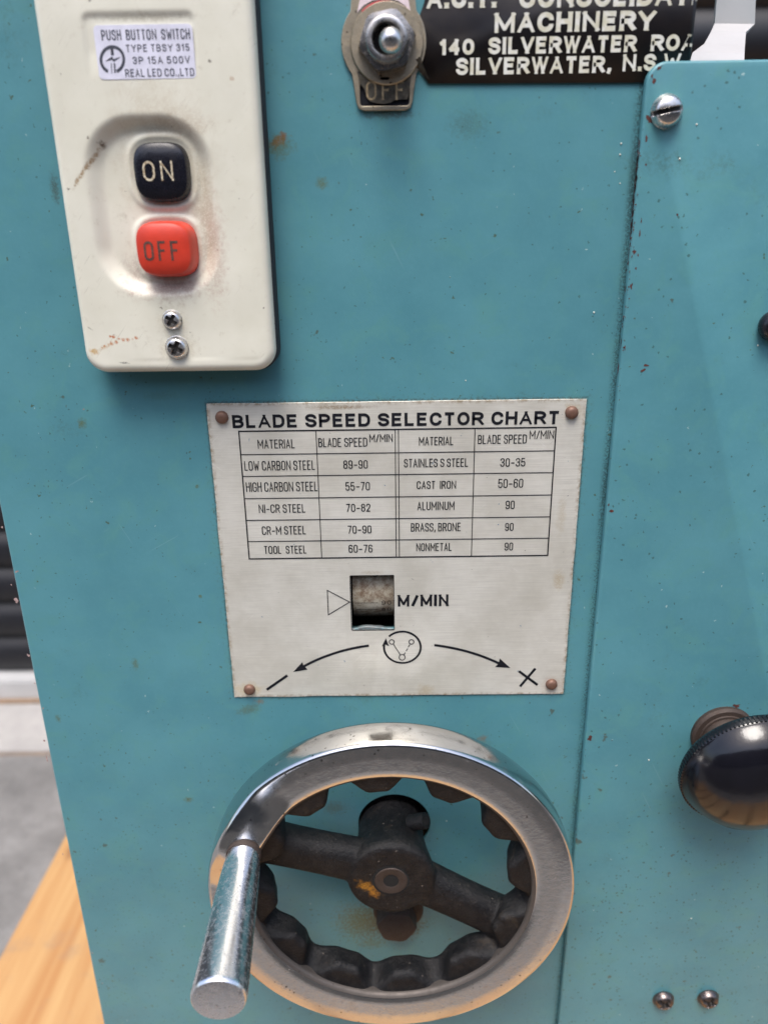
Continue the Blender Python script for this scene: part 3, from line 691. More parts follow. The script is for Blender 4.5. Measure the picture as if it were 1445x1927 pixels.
# window frame scuffed round the cut-out and the drum behind it
fr = [box(wx0-.00032, wx0-.00005, -.00066, -.0003, wz0, wz1), box(wx0, wx1, -.00067, -.0003, wz1, wz1+.0002), box(wx1, wx1+.0002, -.00066, -.0003, wz0, wz1), box(wx0, wx1, -.00067, -.0003, wz0-.0002, wz0)]
link('window_edge', join(fr), M_INK, plate, smooth=False)
dr, dx0, dx1 = .017, wx0-.0005, wx1+.009
dc = Vector((0, .0035+dr, (wz0+wz1)/2+.0027))
vs, fs = [], []
for i in range(97):
    a = 2*math.pi*i/96
    for x in (dx0+.0009, dx1): vs.append((x, dc.y-dr*math.cos(a), dc.z+dr*math.sin(a)))
for i in range(96): fs.append((2*i, 2*i+1, 2*i+3, 2*i+2))
fs.append(tuple(2*i for i in range(96))); fs.append(tuple(2*i+1 for i in range(96)))
drum = link('speed_drum', fixn(mesh(vs, fs)), M_DIAL, machine); drum['label'] = 'dirty cream scale drum behind the cut-out window'
def ondrum(v):
    a = (v[2]-dc.z)/dr; return (v[0], dc.y-(dr+.00006)*math.cos(a), dc.z+(dr+.00006)*math.sin(a))
def dz(z): return dc.z+dr*math.asin(max(-1, min(1, (z-dc.z)/dr)))
def darc(py):
    z = P(700, py, -.0035).z; return dz(z)
dm = []
for y, nm in ((1136, '90'), (1152, '80')):
    z = darc(y); x0 = dx0+.0018; x1 = P(711, y, -.004).x
    vs = [ondrum((x, 0, zz)) for x in (x0, x1) for zz in (z-.00012, z+.00012)]; dm.append(mesh(vs, [(0, 1, 3, 2)]))
    xa = P(718, y, -.004).x; dm.append(text(nm, xa, xa+.0036, z-.0011, z+.0011, .00032, fn=ondrum, track=.5))
link('scale_marks', join(dm), simple('worn_scale_ink', (.06, .045, .035), .6), drum, smooth=False)
vs = [(wx0-.01, .040, wz0-.02), (wx1+.02, .040, wz0-.02), (wx1+.02, .040, wz1+.02), (wx0-.01, .040, wz1+.02)]
link('inner_plate', box(wx0-.01, wx1+.02, .040, .042, wz0-.02, wz1+.02), M_DARK, machine, smooth=False)
link('drum_rivet', lathe([(.0017, 0), (.0016, .0005), (.0008, .0009)], 20), M_RUST, drum, loc=(P(706, 1092, -.0035).x, dc.y-dr*.90, dc.z+dr*.42), rot=(R(-25), 0, 0))

# ------------------------------------------------------------------ push button switch
HB = .0120; HB0 = .0075
bx0 = P(62, 0, HB-.002).x*.5+P(160, 640, HB-.002).x*.5; bx1 = P(478, 0, HB-.002).x*.5+P(517, 645, HB-.002).x*.5
bz0 = P(330, 699, HB-.002).z; bz1 = bz0+.150
CR_ = .0068
def sdf(x, z, x0, z0, x1, z1, r):
    qx = abs(x-(x0+x1)/2)-(x1-x0)/2+r; qz = abs(z-(z0+z1)/2)-(z1-z0)/2+r
    return math.hypot(max(qx, 0), max(qz, 0))+min(max(qx, qz), 0)-r
def sstep(a, b, x):
    t = max(0, min(1, (x-a)/(b-a))); return t*t*(3-2*t)
d0, d1 = P(192, 560, HB), P(395, 212, HB)
lb = [P(180, 47, HB-.0008), P(363, 48, HB-.0008), P(371, 148, HB-.0008), P(187, 151, HB-.0008)]
lx0, lx1 = (lb[0].x+lb[3].x)/2, (lb[1].x+lb[2].x)/2; lz1, lz0 = (lb[0].z+lb[1].z)/2, (lb[2].z+lb[3].z)/2
onc = [P(302, 323, .0120), (P(357, 323, .0120).x-P(247, 323, .0120).x)/2*.95, (P(302, 263, .012).z-P(302, 383, .012).z)/2*.95]
H_OFF = .0168
offc = [P(309, 469, H_OFF-.0015), (P(367, 469, H_OFF-.0015).x-P(252, 469, H_OFF-.0015).x)/2*.92, (P(309, 413, H_OFF-.0015).z-P(309, 524, H_OFF-.0015).z)/2*.93]
def se(x, z, c): 
    return (abs((x-c[0].x)/c[1])**3+abs((z-c[0].z)/c[2])**3)**(1/3)
def bh(x, z):
    s = sdf(x, z, bx0, bz0, bx1, bz1, CR_); d = max(-s, 0); r = .0026
    h = HB if d >= r else HB-r+math.sqrt(max(0, r*r-(r-d)**2))
    q = sdf(x, z, d0.x, d0.z, d1.x, d1.z, .015)
    h -= .0030*sstep(.0004, -.0050, q)
    q = sdf(x, z, lx0-.0028, lz0-.0006, lx1+.0006, lz1+.0028, .002); h -= .0006*sstep(.0006, -.0010, q)*sstep(lz0-.001, lz0+.008, z)
    for c, rad in ((onc, 1.0), (offc, 1.0)):
        k = se(x, z, c); h += .0006*math.exp(-((k-1.20)/.10)**2)
    k = math.hypot(x-P(333, 652, HB).x, z-P(333, 652, HB).z); h -= .0004*math.exp(-(k/.006)**2)
    h += .0002*noise.noise(Vector((x*60, z*60, 0)))*(1 if d > .004 else 0)
    return h
st = .00055; nx = int((bx1-bx0)/st)+1; nz = int((bz1-bz0)/st)+1; vs, fs, keep = [], [], {}
for j in range(nz+1):
    for i in range(nx+1):
        x = bx0+(bx1-bx0)*i/nx; z = bz0+(bz1-bz0)*j/nz
        s = sdf(x, z, bx0, bz0, bx1, bz1, CR_)
        if s > 0:
            e = 1e-5; g = Vector((sdf(x+e, z, bx0, bz0, bx1, bz1, CR_)-s, sdf(x, z+e, bx0, bz0, bx1, bz1, CR_)-s))
            g = g/e
            if s > st*1.5: continue
            x -= g.x*s; z -= g.y*s
        keep[i, j] = len(vs); vs.append((x, -bh(x, z), z))
for j in range(nz):
    for i in range(nx):
        q = [keep.get(k) for k in ((i, j), (i+1, j), (i+1, j+1), (i, j+1))]
        if None not in q: fs.append(tuple(q))
bm = bmesh.new(); me = mesh(vs, fs); bm.from_mesh(me)
bmesh.ops.remove_doubles(bm, verts=bm.verts, dist=.00004)
be = [e for e in bm.edges if e.is_boundary]
ex = bmesh.ops.extrude_edge_only(bm, edges=be)
for v in ex['geom']:
    if isinstance(v, bmesh.types.BMVert): v.co.y = -HB0
bmesh.ops.recalc_face_normals(bm, faces=bm.faces); bm.to_mesh(me); bm.free()
switch = link('push_button_switch', me, M_CREAM, machine, smooth='all'); switch['label'] = 'cream enamel push button switch box with black ON and red OFF buttons'
link('switch_base', slab(rrect(bx0-.0001, bz0-.0002, bx1+.0004, bz1, [.0066, .003, .003, .0072]), 0, -HB0-.0003, bevel=.0004), M_GASKET, switch, smooth=False)
def button(c, hfront, hback, text_, tpx, mat, tmat, name, crown=.0016, taper=1.06, wpx=4.0):
    rings = [(1.0*taper, hback), (1.0*taper-.01, hback+(hfront-hback)*.35), (1.02, hfront-.0042), (1.0, hfront-.0028), (.975, hfront-.0018), (.93, hfront-.0010)]
    top = [(.86, .5), (.78, .62), (.62, .80), (.45, .92), (.25, .98), (.08, 1.0)]
    def ch(s): return hfront-.0010+.0010*(1-(s/.93)**4) if crown >= 0 else 0
    rings += [(s, ch(s)) for s, _ in top]
    seg = 96; vs, fs = [], []
    for s, h in rings:
        for i in range(seg):
            a = 2*math.pi*i/seg; ca, sa = math.cos(a), math.sin(a); k = (abs(ca)**3.3+abs(sa)**3.3)**(-1/3.3)
            vs.append((c[0].x+ca*k*c[1]*s, -h, c[0].z+sa*k*c[2]*s))
    for j in range(len(rings)-1):
        for i in range(seg):
            k = (i+1) % seg; fs.append((j*seg+i, j*seg+k, (j+1)*seg+k, (j+1)*seg+i))
    fs.append(tuple((len(rings)-1)*seg+i for i in range(seg)))
    body = fixn(mesh(vs, fs))
    x0, x1, y0, y1 = tpx
    def fn(v):
        s = (abs((v[0]-c[0].x)/c[1])**3.3+abs((v[2]-c[0].z)/c[2])**3.3)**(1/3.3); return (v[0], -(ch(s)+.00007)+v[1]*.3, v[2])
    ym = (y0+y1)/2; a, b = P(x0, ym, hfront), P(x1, ym, hfront)
    t = text(text_, a.x, b.x, P(x0, y1, hfront).z, P(x0, y0, hfront).z, wpx*mm(x0, ym, hfront), y=0, rad=.5, track=.6, fn=fn)
    me = join([body, t], [0, 1]); me.materials.append(mat); me.materials.append(tmat)
    o = link(name, me, None, switch, smooth='x'); return o
button(onc, .0128, .0070, 'ON', (269, 326, 303, 341), M_BLACKPL, M_LETW, 'push_button', wpx=4.0)['label'] = 'black push button marked ON, pressed in'
button(offc, H_OFF, .0070, 'OFF', (271, 337, 454, 491), M_REDPL, M_LETD, 'push_button', wpx=4.3)['label'] = 'red push button marked OFF, standing out'
hb1 = grid_head(.0031, .0021, 'cross', dome=.8, slotw=.17); hb2 = grid_head(.0037, .0026, 'cross', dome=.8, slotw=.17)
place('screw', hb1, M_STEEL, 325, 602, .0118, switch, R(35)); place('screw', hb2, M_STEEL, 334, 654, .0116, switch, R(25))
# rating label
hl = HB+.00002
lab = slab(rrect(lx0, lz0, lx1, lz1, .0012), -(HB-.0007), -hl)
T = [ptext(a, x0, x1, y0, y1, w_, hl+.00004, **k) for a, x0, x1, y0, y1, w_, k in [('PUSH  BUTTON  SWITCH', 191, 358, 55, 75, 2.3, dict(track=.34)), ('TYPE TBSY 315', 237, 357, 83, 97, 1.8, dict(track=.4)),
     ('3P 15A 500V', 250, 358, 106, 120, 1.9, dict(track=.4)), ('REAL LED CO.,LTD', 236, 366, 129, 144, 1.9, dict(track=.34))]]
hq = hl+.00005
T += [pline(arcpts(212, 112, 21.5, 24, 112, 428, 40), 5.2, hq), pline([(211, 92), (212.5, 104)], 5.5, hq, lvl=1), pline([(203, 91), (219, 90)], 2, hq, lvl=2),
      ppoly([(198, 116), (211, 106), (214, 111), (228, 107), (215, 116), (211, 112)], hq+.00001), pline([(210, 119), (211, 138)], 1.6, hq), pline([(216, 119), (217, 137)], 3.0, hq)]
me = join([lab]+T, [0]+[1]*len(T)); me.materials.append(M_STICK); me.materials.append(simple('label_ink', (.06, .065, .09), .5, scale=2500, var=.6))
link('rating_label', me, None, switch, smooth=False)

# ------------------------------------------------------------------ toggle switch with its ON / OFF plate
tc = P(722, 80, .001); tu = mm(722, 80, .001)
toggle = link('toggle_plate', slab(
    (lambda: (lambda r, tw, zt, zb, q: [(tc.x+r*math.cos(R(a)), tc.z+r*math.sin(R(a))) for a in range(-40, 41, 5)] + [(tc.x+tw, tc.z+zt-q), (tc.x+tw-q*.3, tc.z+zt-q*.3), (tc.x+tw-q, tc.z+zt), (tc.x-tw+q, tc.z+zt), (tc.x-tw+q*.3, tc.z+zt-q*.3), (tc.x-tw, tc.z+zt-q)]
      + [(tc.x+r*math.cos(R(a)), tc.z+r*math.sin(R(a))) for a in range(140, 221, 5)] + [(tc.x-tw, tc.z-zb+q), (tc.x-tw+q*.3, tc.z-zb+q*.3), (tc.x-tw+q, tc.z-zb), (tc.x+tw-q, tc.z-zb), (tc.x+tw-q*.3, tc.z-zb+q*.3), (tc.x+tw, tc.z-zb+q)])(80*tu, 54*tu, .0205, tc.z-P(722, 208, .001).z, .0022))(),
    -.0001, -.0011, [rrect(P(677, 150, .001).x, P(722, 199, .001).z, P(770, 150, .001).x, P(722, 143, .001).z, .0008, 3)], bevel=.0002), M_BRASSY, machine, smooth=False)
toggle['label'] = 'tarnished toggle switch plate with worn OFF marking'
link('recess', slab(rrect(P(674, 150).x, P(722, 203).z, P(773, 150).x, P(722, 140).z, .001, 3), -.00005, -.0004), M_INK, toggle, smooth=False)
tp = [(672, 134), (775, 134), (769, 178), (766, 187), (745, 187), (735, 193), (722, 195.5), (708, 194), (696, 191), (690, 180), (685, 166), (677, 158)]
q = [P(a, b, .00125) for a, b in tp]; torn = slab([(v.x, v.z) for v in q][::-1], -.0011, -.00125)
t = text('OFF', P(689, 171, .0014).x, P(760, 171, .0014).x, P(722, 188, .0014).z, P(722, 152, .0014).z, 3.6*tu, y=-.0013, flare=.7, track=.7)
me = join([torn, t], [0, 1]); me.materials.append(M_TORN); me.materials.append(M_GOLD); link('torn_label', me, None, toggle, smooth=False)
# red and white ON tab above
rp = slab([(v.x, v.z) for v in [P(a, b, .0013) for a, b in [(672, 24), (684, 10), (700, 1), (724, -3), (748, 1), (763, 11), (773, 23), (766, -10), (765, -60), (682, -60), (679, -10)]]], -.0011, -.0013)
ra = pline(arcpts(723, 66, 56, 62, -137, -43, 24), 6.5, .00138)
me = join([rp, ra], [0, 1]); me.materials.append(M_WHP); me.materials.append(M_REDP); link('torn_label', me, None, toggle, smooth=False)['label'] = 'white and red remains of the ON marking'
wa = P(728, 83, .0012)
link('washer', lathe([(.0104, 0), (.0106, .0004), (.0103, .0008), (.006, .0008)], 64), M_BRASSY, toggle, loc=wa)
nut = []
vs, fs = [], []
for s, h in ((1, 0), (1, .0030), (.93, .0038), (.72, .0040)):
    for i in range(36):
        a = 2*math.pi*i/36; ap = .0084*math.cos(math.pi/6)/math.cos((a % (math.pi/3))-math.pi/6)
        rr = ap if s == 1 else (min(ap, .0084*s+.0001))
        if s == .72: rr = .0060
        vs.append((rr*math.cos(a+R(10)), -h, rr*math.sin(a+R(10))))
for j in range(3):
    for i in range(36):
        k = (i+1) % 36; fs.append((j*36+i, j*36+k, (j+1)*36+k, (j+1)*36+i))
link('hex_nut', fixn(mesh(vs, fs)), worn_metal('nut_steel', (.50, .46, .42), (.12, .09, .06), .22, .6, 500), toggle, loc=wa+Vector((0, -.0008, 0)))
bs = P(727, 80, .0035)
link('barrel', lathe([(.0060, 0), (.0060, .0045), (.0057, .0052), (.0050, .0054), (.0042, .0053), (.0039, .0048), (.0037, .0006), (.0005, .0004)], 64), M_STEEL, toggle, loc=(bs.x, -.0030, bs.z))
link('barrel_bore', lathe([(.00365, 0), (.0036, .0004), (.0004, .0004)], 40), M_DARK, toggle, loc=(bs.x, -.0040, bs.z))
lv = P(735, 77, .0155); base = Vector((bs.x, -.0045, bs.z-.0002)); d = (lv-base); ln = d.length
lo = link('toggle_lever', lathe([(.0016, 0), (.0019, ln*.5), (.0026, ln*.82), (.0031, ln-.0004), (.0032, ln+.0010), (.0029, ln+.0022), (.0020, ln+.0032), (.0008, ln+.0036)], 48), M_STEEL, toggle, smooth='all', loc=base, rot=Vector((0, -1, 0)).rotation_difference(d).to_euler())
link('locking_tab', box(-.0015, .0015, -.0008, 0, -.0005, .0006, .0002), M_STEEL, toggle, loc=P(724, 149, .0012))

# ------------------------------------------------------------------ black dealer sign, wrapped round the cabinet edge
hs = .0005
xb = cab_x1-RF
def wrap(v):
    x, y, z = v; o_ = -y
    if x <= xb: return (x, y, z)
    a = (x-xb)/(RF+.0003)
    if a < math.pi/2: return (xb+(RF+o_)*math.sin(a), RF-(RF+o_)*math.cos(a), z)
    return (cab_x1+o_, RF+(a-math.pi/2)*RF, z)
sp = [(806, -120), (804, -20), (797, 8), (790, 28), (779, 40), (783, 55), (778, 72), (786, 92), (775, 112), (784, 122), (793, 134), (799, 146), (806, 157)]
left = [P(a, b, hs) for a, b in sp]; zb_ = P(1100, 158, hs).z; zt_ = P(1000, -120, hs).z
bm = bmesh.new()
xr = xb+.016; xsn = [xb-.002+.0004*i for i in range(21)]
vs, fs = [], []
cols = [[(v.x, v.z) for v in left]]
# flat part as an ngon, then columns round the corner
fl_ = [(v.x, -hs, max(zb_, v.z)) for v in left]+[(xb-.002, -hs, zb_), (xb-.002, -hs, zt_)]
vs = [v for v in fl_]; fs = [tuple(range(len(fl_)))]
b = len(vs)
for x in xsn:
    vs += [wrap((x, -hs, zb_)), wrap((x, -hs, zt_))]
for i in range(20): fs.append((b+2*i, b+2*i+2, b+2*i+3, b+2*i+1))
me = mesh(vs, fs)
bm.from_mesh(me); bmesh.ops.remove_doubles(bm, verts=bm.verts, dist=1e-6); bmesh.ops.recalc_face_normals(bm, faces=bm.faces); bm.to_mesh(me); bm.free()
sign = link('dealer_sign', me, M_SIGN, machine, smooth='x'); sign['label'] = 'black sign with white lettering of a machinery dealer'
so = sign.modifiers.new('thickness', 'SOLIDIFY'); so.thickness = .0004; so.offset = 0
hs2 = hs+.00028
def stx(s, xa, xb_, ya, yb, w_, ym=None):
    a = P(xa, (ya+yb)/2, hs2); b = P(xb_, (ya+yb)/2, hs2); xm = 1000
    return text(s, a.x, b.x, P(xm, yb, hs2).z, P(xm, ya, hs2).z, w_*mm(xm, 80, hs2), y=-hs2, flare=.22, track=.24, rad=.5, fn=wrap)
SG = [stx('A.C.T.', 803, 934, -26, 13, 8.4), stx('CONSOLIDATED', 977, 1364, -26, 15, 8.4), stx('MACHINERY', 930, 1232, 23, 61, 8.4), stx('140', 826, 892, 71, 101, 6.5), stx('SILVERWATER', 919, 1197, 69, 101, 6.5), stx('ROAD', 1224, 1336, 69, 100, 6.5),
      stx('SILVERWATER,', 858, 1150, 107, 139, 6.5), stx('N.S.W.', 1171, 1290, 105, 137, 6.5)]
link('lettering', join(SG), M_SIGNTX, sign, smooth=False)
# curled torn corner of the sign
q = [P(776, 118, .0012), P(790, 106, .0030), P(800, 132, .0022), P(808, 150, .0010), P(795, 142, .0010)]
link('torn_corner', mesh(q, [(0, 1, 2), (0, 2, 3, 4)]), M_TORN, sign, smooth=False)

# ------------------------------------------------------------------ hand wheel
wheel = link('handwheel', None or mesh([], []), None, machine) if False else None
WX, WZ = wc.x, wc.z
hcen = P(459, 1608, .0403)                                   # foot of the crank handle on the rim
def rimmesh():
    prof = [(.0570, .0132), (.0563, .0180), (.0556, .0222), (.0555, .0232), (.0558, .0239), (.0563, .0243), (.0570, .0248), (.0577, .0250), (.0590, .0252), (.0605, .0253), (.0620, .0254), (.0635, .0255), (.0650, .0256), (.0665, .0257), (.0680, .0257), (.0692, .0257), (.0704, .0257),
            (.0710, .02565), (.0715, .0254), (.0719, .0250), (.07215, .0244), (.0723, .0234), (.0726, .0200), (.0726, .0165), (.0724, .0140), (.0719, .0128), (.0705, .0124), (.0600, .0124)]
    k = RW/.0724; seg = 320; vs, fs = [], []
    for i in range(seg):
        a = 2*math.pi*i/seg
        for r, h in prof:
            h += DH; r *= k; x, z = WX+r*math.cos(a), WZ+r*math.sin(a)
            d = math.hypot(x-hcen.x, z-hcen.z)
            if h > .0205+DH: h += .0054*sstep(.0245, .0045, d)*sstep(.0205+DH, .0245+DH, h)
            vs.append((x, -h, z))
    n = len(prof)
    for i in range(seg):
        for j in range(n):
            fs.append((i*n+j, i*n+(j+1) % n, ((i+1) % seg)*n+(j+1) % n, ((i+1) % seg)*n+j))
    me = mesh(vs, fs)
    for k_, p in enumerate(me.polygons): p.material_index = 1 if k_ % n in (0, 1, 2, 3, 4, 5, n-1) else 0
    return fixn(me)
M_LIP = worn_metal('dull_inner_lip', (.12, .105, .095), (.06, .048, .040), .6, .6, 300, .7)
wheel = link('handwheel', rimmesh(), [M_CHROME, M_LIP], machine, smooth='all'); wheel['label'] = 'chromed hand wheel rim on black cast iron centre with tapered crank handle'
# cast-iron centre: scalloped ring, hub and two spokes fused, then split into its parts
AX = Vector((P(738, 1560).x, WZ))                           # axis foot stays above the wheel centre line
AX = Vector((WX, WZ))
def castiron():
    bm = bmesh.new()
    def add(me): bm.from_mesh(me)
    LOBES = [(-84+30*i+random.uniform(-1.2, 1.2), 12.8+random.uniform(-.6, .6)) for i in range(12)]
    k = RW/.0724; seg = 400; vs, fs = [], []
    for i in range(seg):
        a = 2*math.pi*i/seg; lobe = max(sstep(hw_+2, hw_-9, abs((math.degrees(a)-c_+180) % 360-180)) for c_, hw_ in LOBES)
        rb = (.0522-.0042*lobe)*k; rf = (.0562-.0098*lobe)*k; c2 = .0581*k
        for r, h in [(.0585*k, .0098), (rb+.0012, .0092), (rb, .0106), (rb*.72+rf*.28, .0132), (rb*.38+rf*.62, .0160), (rb*.1+rf*.9, .0182), (min(rf+.0012, c2), .0198), (min(rf+.0030, c2+.0001), .0205), (.0582*k, .0208), (.0592*k, .0190)]:
            h += DH+.0021
            vs.append((WX+r*math.cos(a), -h, WZ+r*math.sin(a)))
    n = 10
    for i in range(seg):
        for j in range(n): fs.append((i*n+j, i*n+(j+1) % n, ((i+1) % seg)*n+(j+1) % n, ((i+1) % seg)*n+j))
    add(fixn(mesh(vs, fs)))
    hub = lathe([(.0135, -.006), (.0135, .004), (.0139, .009), (.0150, .015), (.0164, .0205), (.0172, .0240), (.0171, .0258), (.0163, .0272), (.0146, .0277)], 96)
    add(shift(hub, (WX, 0, WZ)))
    for ang, sp0, sp1 in ((R(163), .004, .060), (R(-30), .004, .060)):
        vs, fs = [], []; seg = 28
        for j in range(15):
            s = j/14; r = sp0+(sp1-sp0)*s; w2 = .0094-.0014*math.sin(s*math.pi*.9)+.0022*max(0, s-.8)/.2; t2 = .0062; hc_ = .0205+.0012*s
            for i in range(seg):
                b = 2*math.pi*i/seg; cb, sb = math.cos(b), math.sin(b); e = (abs(cb)**2.8+abs(sb)**2.8)**(-1/2.8)
                u, h = w2*e*cb, hc_+t2*e*sb
                vs.append((WX+r*math.cos(ang)-u*math.sin(ang), -h, WZ+r*math.sin(ang)+u*math.cos(ang)))
        for j in range(14):
            for i in range(seg): fs.append((j*seg+i, j*seg+(i+1) % seg, (j+1)*seg+(i+1) % seg, (j+1)*seg+i))
        fs.append(tuple(range(seg))); fs.append(tuple(14*seg+i for i in range(seg)))
        add(fixn(mesh(vs, fs)))
    me = bpy.data.meshes.new('iron'); bm.to_mesh(me); bm.free()
    o = bpy.data.objects.new('iron', me); C.objects.link(o)
    m = o.modifiers.new('r', 'REMESH'); m.mode = 'VOXEL'; m.voxel_size = .00062
    s_ = o.modifiers.new('s', 'SMOOTH'); s_.iterations = 6; s_.factor = .5
    ev = bpy.data.meshes.new_from_object(o.evaluated_get(bpy.context.evaluated_depsgraph_get()))
    bpy.data.objects.remove(o)
    return ev
iron_me = castiron()
groups = {'hub': [], 'spoke_a': [], 'spoke_b': [], 'ring': []}
cosv = [v.co.copy() for v in iron_me.vertices]
for p in iron_me.polygons:
    c = p.center; r = math.hypot(c.x-WX, c.z-WZ); a = math.atan2(c.z-WZ, c.x-WX)
    if r < .0186: g = 'hub'
    elif r < .0500*RW/.0724 and abs((a-R(163)+math.pi) % (2*math.pi)-math.pi)*r < .0130: g = 'spoke_a'
    elif r < .0500*RW/.0724 and abs((a-R(-30)+math.pi) % (2*math.pi)-math.pi)*r < .0130: g = 'spoke_b'
    else: g = 'ring'
    groups[g].append(tuple(p.vertices))
for g, nm in (('hub', 'hub'), ('spoke_a', 'spoke'), ('spoke_b', 'spoke'), ('ring', 'scalloped_ring')):
    idx = {}; vs, fs = [], []
    for f in groups[g]:
        q = []
        for i in f:
            if i not in idx: idx[i] = len(vs); vs.append(cosv[i])
            q.append(idx[i])
        fs.append(tuple(q))
    link(nm, mesh(vs, fs), M_IRON, wheel, smooth='all')
ctr = Vector((WX, -.0274, WZ))
link('hub_bolt', lathe([(.0066, -.0008), (.0066, .0002), (.0061, .0007), (.0036, .0007), (.0022, .0000), (.0014, -.0014), (.0003, -.0016)], 48), M_RUST, wheel, loc=ctr+Vector((0, 0, .0004)))
link('bolt_gap', lathe([(.0072, 0), (.0072, .0003), (.0004, .0003)], 48), M_DARK, wheel, loc=ctr+Vector((0, -.0001, .0004)))
# set screw on the hub flank
sp_ = P(795, 1545, .0125)
link('set_screw', lathe([(.0032, -.006), (.0032, .0012), (.0029, .0018), (.0020, .0018), (.0016, .0004), (.0004, .0004)], 32), M_IRON, wheel, loc=sp_, rot=Vector((0, -1, 0)).rotation_difference(Vector((.75, -.35, .45))).to_euler())
link('set_screw_socket', lathe([(.0019, 0), (.0004, .0003)], 20), M_DARK, wheel, loc=sp_+Vector((.75, -.35, .45)).normalized()*.0017, rot=Vector((0, -1, 0)).rotation_difference(Vector((.75, -.35, .45))).to_euler())
# shaft
link('shaft', lathe([(.0085, -.03), (.0085, .004)], 32), M_RUST, wheel, loc=(WX, 0, WZ))
link('shaft_housing', box(hc.x-.018, hc.x+.018, .025, .028, hc.z-.018, hc.z+.018), M_DARK, machine, smooth=False)
# crank handle
HE = .0955
he = P(411, 1884, HE)
hx, hz = (hcen.x+he.x)/2, (hcen.z+he.z)/2
print('HANDLE', hcen, he)
rb_, re_ = 31*mm(460, 1605, .0403), 53.5*mm(411, 1885, HE); hb_ = .0330+DH
hprof = [(rb_*.90, hb_-.004), (rb_*.96, hb_-.0025), (rb_*.98, hb_)]
for i in range(1, 14):
    s = i/13; hprof.append((rb_+(re_-rb_)*(s**.6), hb_+(HE-.0018-hb_)*s))
hprof += [(re_*.992, HE-.0010), (re_*.965, HE-.0004), (re_*.93, HE-.0001), (re_*.5, HE)]
hprof = [(r, h-.0403) for r, h in hprof]; hrot = Vector((0, -1, 0)).rotation_difference(he-hcen).to_euler()
link('crank_handle', lathe(hprof, 96), M_HANDLE, wheel, smooth='x', loc=hcen, rot=hrot)
link('handle_joint', lathe([(rb_*1.05, hb_-.003), (rb_*1.06, hb_-.0012), (rb_*1.02, hb_-.0006), (rb_*.9, hb_-.0006)], 64), M_RUST, wheel, loc=(hcen.x, 0, hcen.z))
# hex bolt and rusty washer on the panel below the hub
bp = P(746, 1718, .002)
link('washer', lathe([(.0110, 0), (.0110, .0010), (.0102, .0020), (.004, .0022)], 56), M_RUST, machine, smooth='x', loc=(bp.x+.0008, 0, bp.z+.0002))['label'] = 'rusty washer on the panel under the hand wheel hub'
vs, fs = [], []
for s, h in ((1, 0), (1, .0064), (.94, .0074), (.80, .0077)):
    for i in range(36):
        a = 2*math.pi*i/36; ap = .0088*math.cos(math.pi/6)/math.cos((a % (math.pi/3))-math.pi/6); rr = ap if s == 1 else min(ap, .0088*s)
        vs.append((rr*math.cos(a), -h, rr*math.sin(a)))
for j in range(3):
    for i in range(36):
        k = (i+1) % 36; fs.append((j*36+i, j*36+k, (j+1)*36+k, (j+1)*36+i))
fs.append(tuple(108+i for i in range(36)))
link('hex_bolt', fixn(mesh(vs, fs)), M_RUST, machine, smooth='x', loc=(bp.x, -.0022, bp.z), rot=(0, R(8), 0))['label'] = 'rusty hexagon bolt under the hand wheel hub'

# ================================================================== SURROUNDINGS
YS = None
gz = 0.0
# how far away the shutter stands: the sill seen at y = 1300
sy = PZ(20, 1318, gz).y
g0 = box(-40, 40, -60, 60, -.3, -.004); o = link('ground', g0, M_DARKGND, smooth=False); o['kind'] = 'structure'  # unseen ground in front, made dark to darken the rim's reflection
yj = PZ(60, 1416, gz).y
o = link('floor', box(-30, 30, -.50, yj-.006, -.1, 0), M_CONC2, smooth=False); o['kind'] = 'structure'; 
o = link('path', box(-30, 30, yj+.002, sy, -.1, .001), M_CONC, smooth=False); o['kind'] = 'structure'
o = link('gap_floor', box(-30, 30, yj-.0061, yj+.0021, -.1, -.003), M_DUST, smooth=False); o['kind'] = 'structure'
o = link('dust_strip', box(-3, 3, sy-.012, sy-.0005, .0015, .004), M_DUST, smooth=False); o['kind'] = 'structure'
zs = ZC-(ZC)*0
d_ = fw + rt*((30-PW/2)/FPX) - up*((1281-PH/2)/FPX); sill_h = ZC+d_.z*(sy+D)/d_.y
sill = link('door_sill', box(-3, 3, sy, sy+.10, -.1, sill_h, .003), M_WHITE, smooth=False); sill['label'] = 'low white sill under the dark roller shutter'; sill['category'] = 'sill'
sh = empty('roller_shutter', (0, sy+.04, sill_h), 'dark roller shutter of horizontal slats behind the machine', 'shutter')
pitch = .062; n = int(2.4/pitch)
vs, fs = [], []
for j in range(7):
    s = j/6; z = pitch*s*.98; y = -.012*math.sin(math.pi*s)**.7 if 0 < s < 1 else 0
    for x in (-2.8, 2.8): vs.append((x, y, z))
for j in range(6): fs.append((2*j, 2*j+1, 2*j+3, 2*j+2))
b = len(vs)
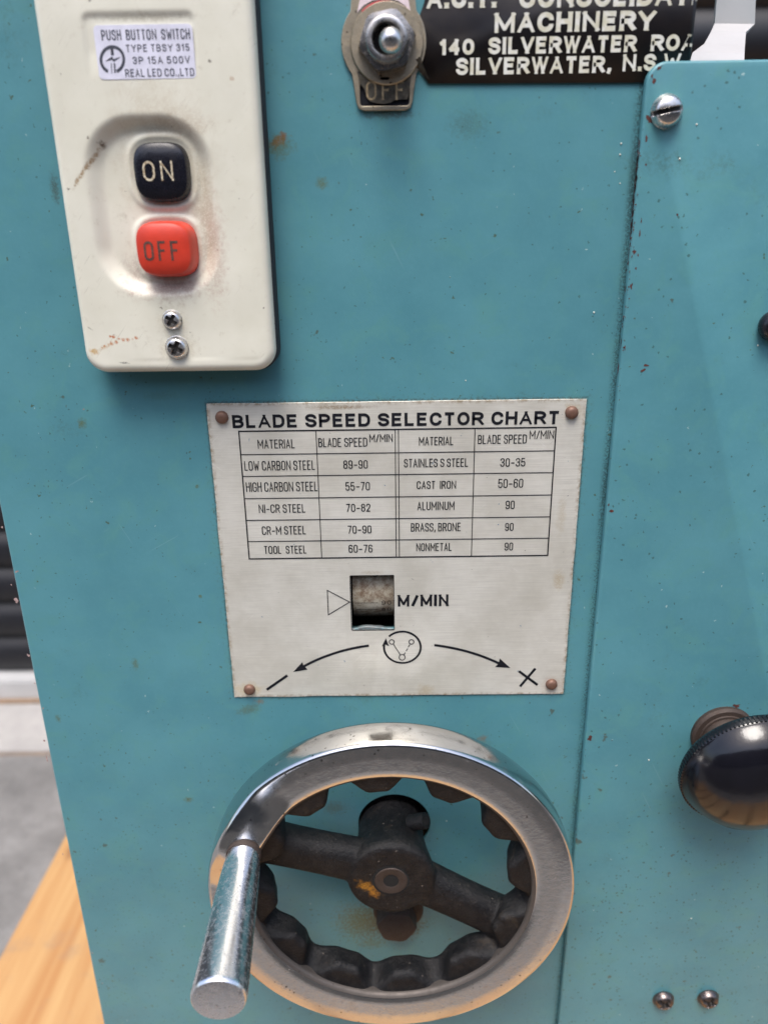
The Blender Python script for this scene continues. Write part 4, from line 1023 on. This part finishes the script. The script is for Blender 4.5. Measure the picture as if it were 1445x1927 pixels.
for x in (-2.8, 2.8): vs += [(x, .006, 0), (x, .006, pitch*.98)]
fs += [(b, b+2, 1, 0), (b+1, b+3, 13, 12), (b, b+1, b+3, b+2)]
sm = fixn(mesh(vs, fs)); sm.materials.append(M_SHUT)
for i in range(n):
    link('slat', sm, None, sh, smooth='x' if i == 0 else False, loc=(0, sy+.03, sill_h+.001+i*pitch))
# timber platform the machine stands on
ex = PZ(0, 1800, WOOD_Z).x
plat = empty('timber_platform', (0, .1, .0), 'pale pine timber platform of long planks under the machine', 'platform')
x = ex; k = 0
while x < .9:
    wd = .165 if k == 0 else .088
    link('plank', box(x, x+wd, -.27, .62, WOOD_Z-.022, WOOD_Z, .002), M_WOOD, plat, smooth=False); x += wd+.012; k += 1
for y in (-.25, .12, .50): link('bearer', box(ex+.01, x-.03, y, y+.09, .001, WOOD_Z-.0225, .002), M_WOOD, plat, smooth=False)
# white strap seen past the cabinet
ys_ = .10
def ST(px, py, y): 
    return P(px, py, -y)
rows = [((1350, -140), (1425, -140)), ((1345, 0), (1418, 0)), ((1341, 50), (1416, 50)), ((1334, 68), (1400, 68)), ((1322, 90), (1398, 92)), ((1300, 106), (1397, 108)), ((1285, 150), (1395, 150))]
yy = [.10, .10, .10, .092, .085, .078, .07]
vs, fs = [], []
for (a, b), y in zip(rows, yy):
    vs += [ST(*a, y), ST(*b, y)]
for i in range(len(rows)-1): fs.append((2*i, 2*i+1, 2*i+3, 2*i+2))
strap = link('strap', fixn(mesh(vs, fs)), M_STRAP, None, smooth=False); strap['label'] = 'white strap hanging in front of the dark shutter beside the black sign'; strap['category'] = 'strap'
so = strap.modifiers.new('thickness', 'SOLIDIFY'); so.thickness = .0015
# dark wall added behind the camera, unseen, so the knob reflects something dark
yw = link('reflection_wall', box(-8, 8, -4.3, -4.0, 0, 2.6), M_REFLWALL, smooth=False); yw['label'] = 'unseen dark wall added behind the camera to darken reflections'; yw['category'] = 'wall'

for o in WR:
    if '_w' in o: del o['_w']
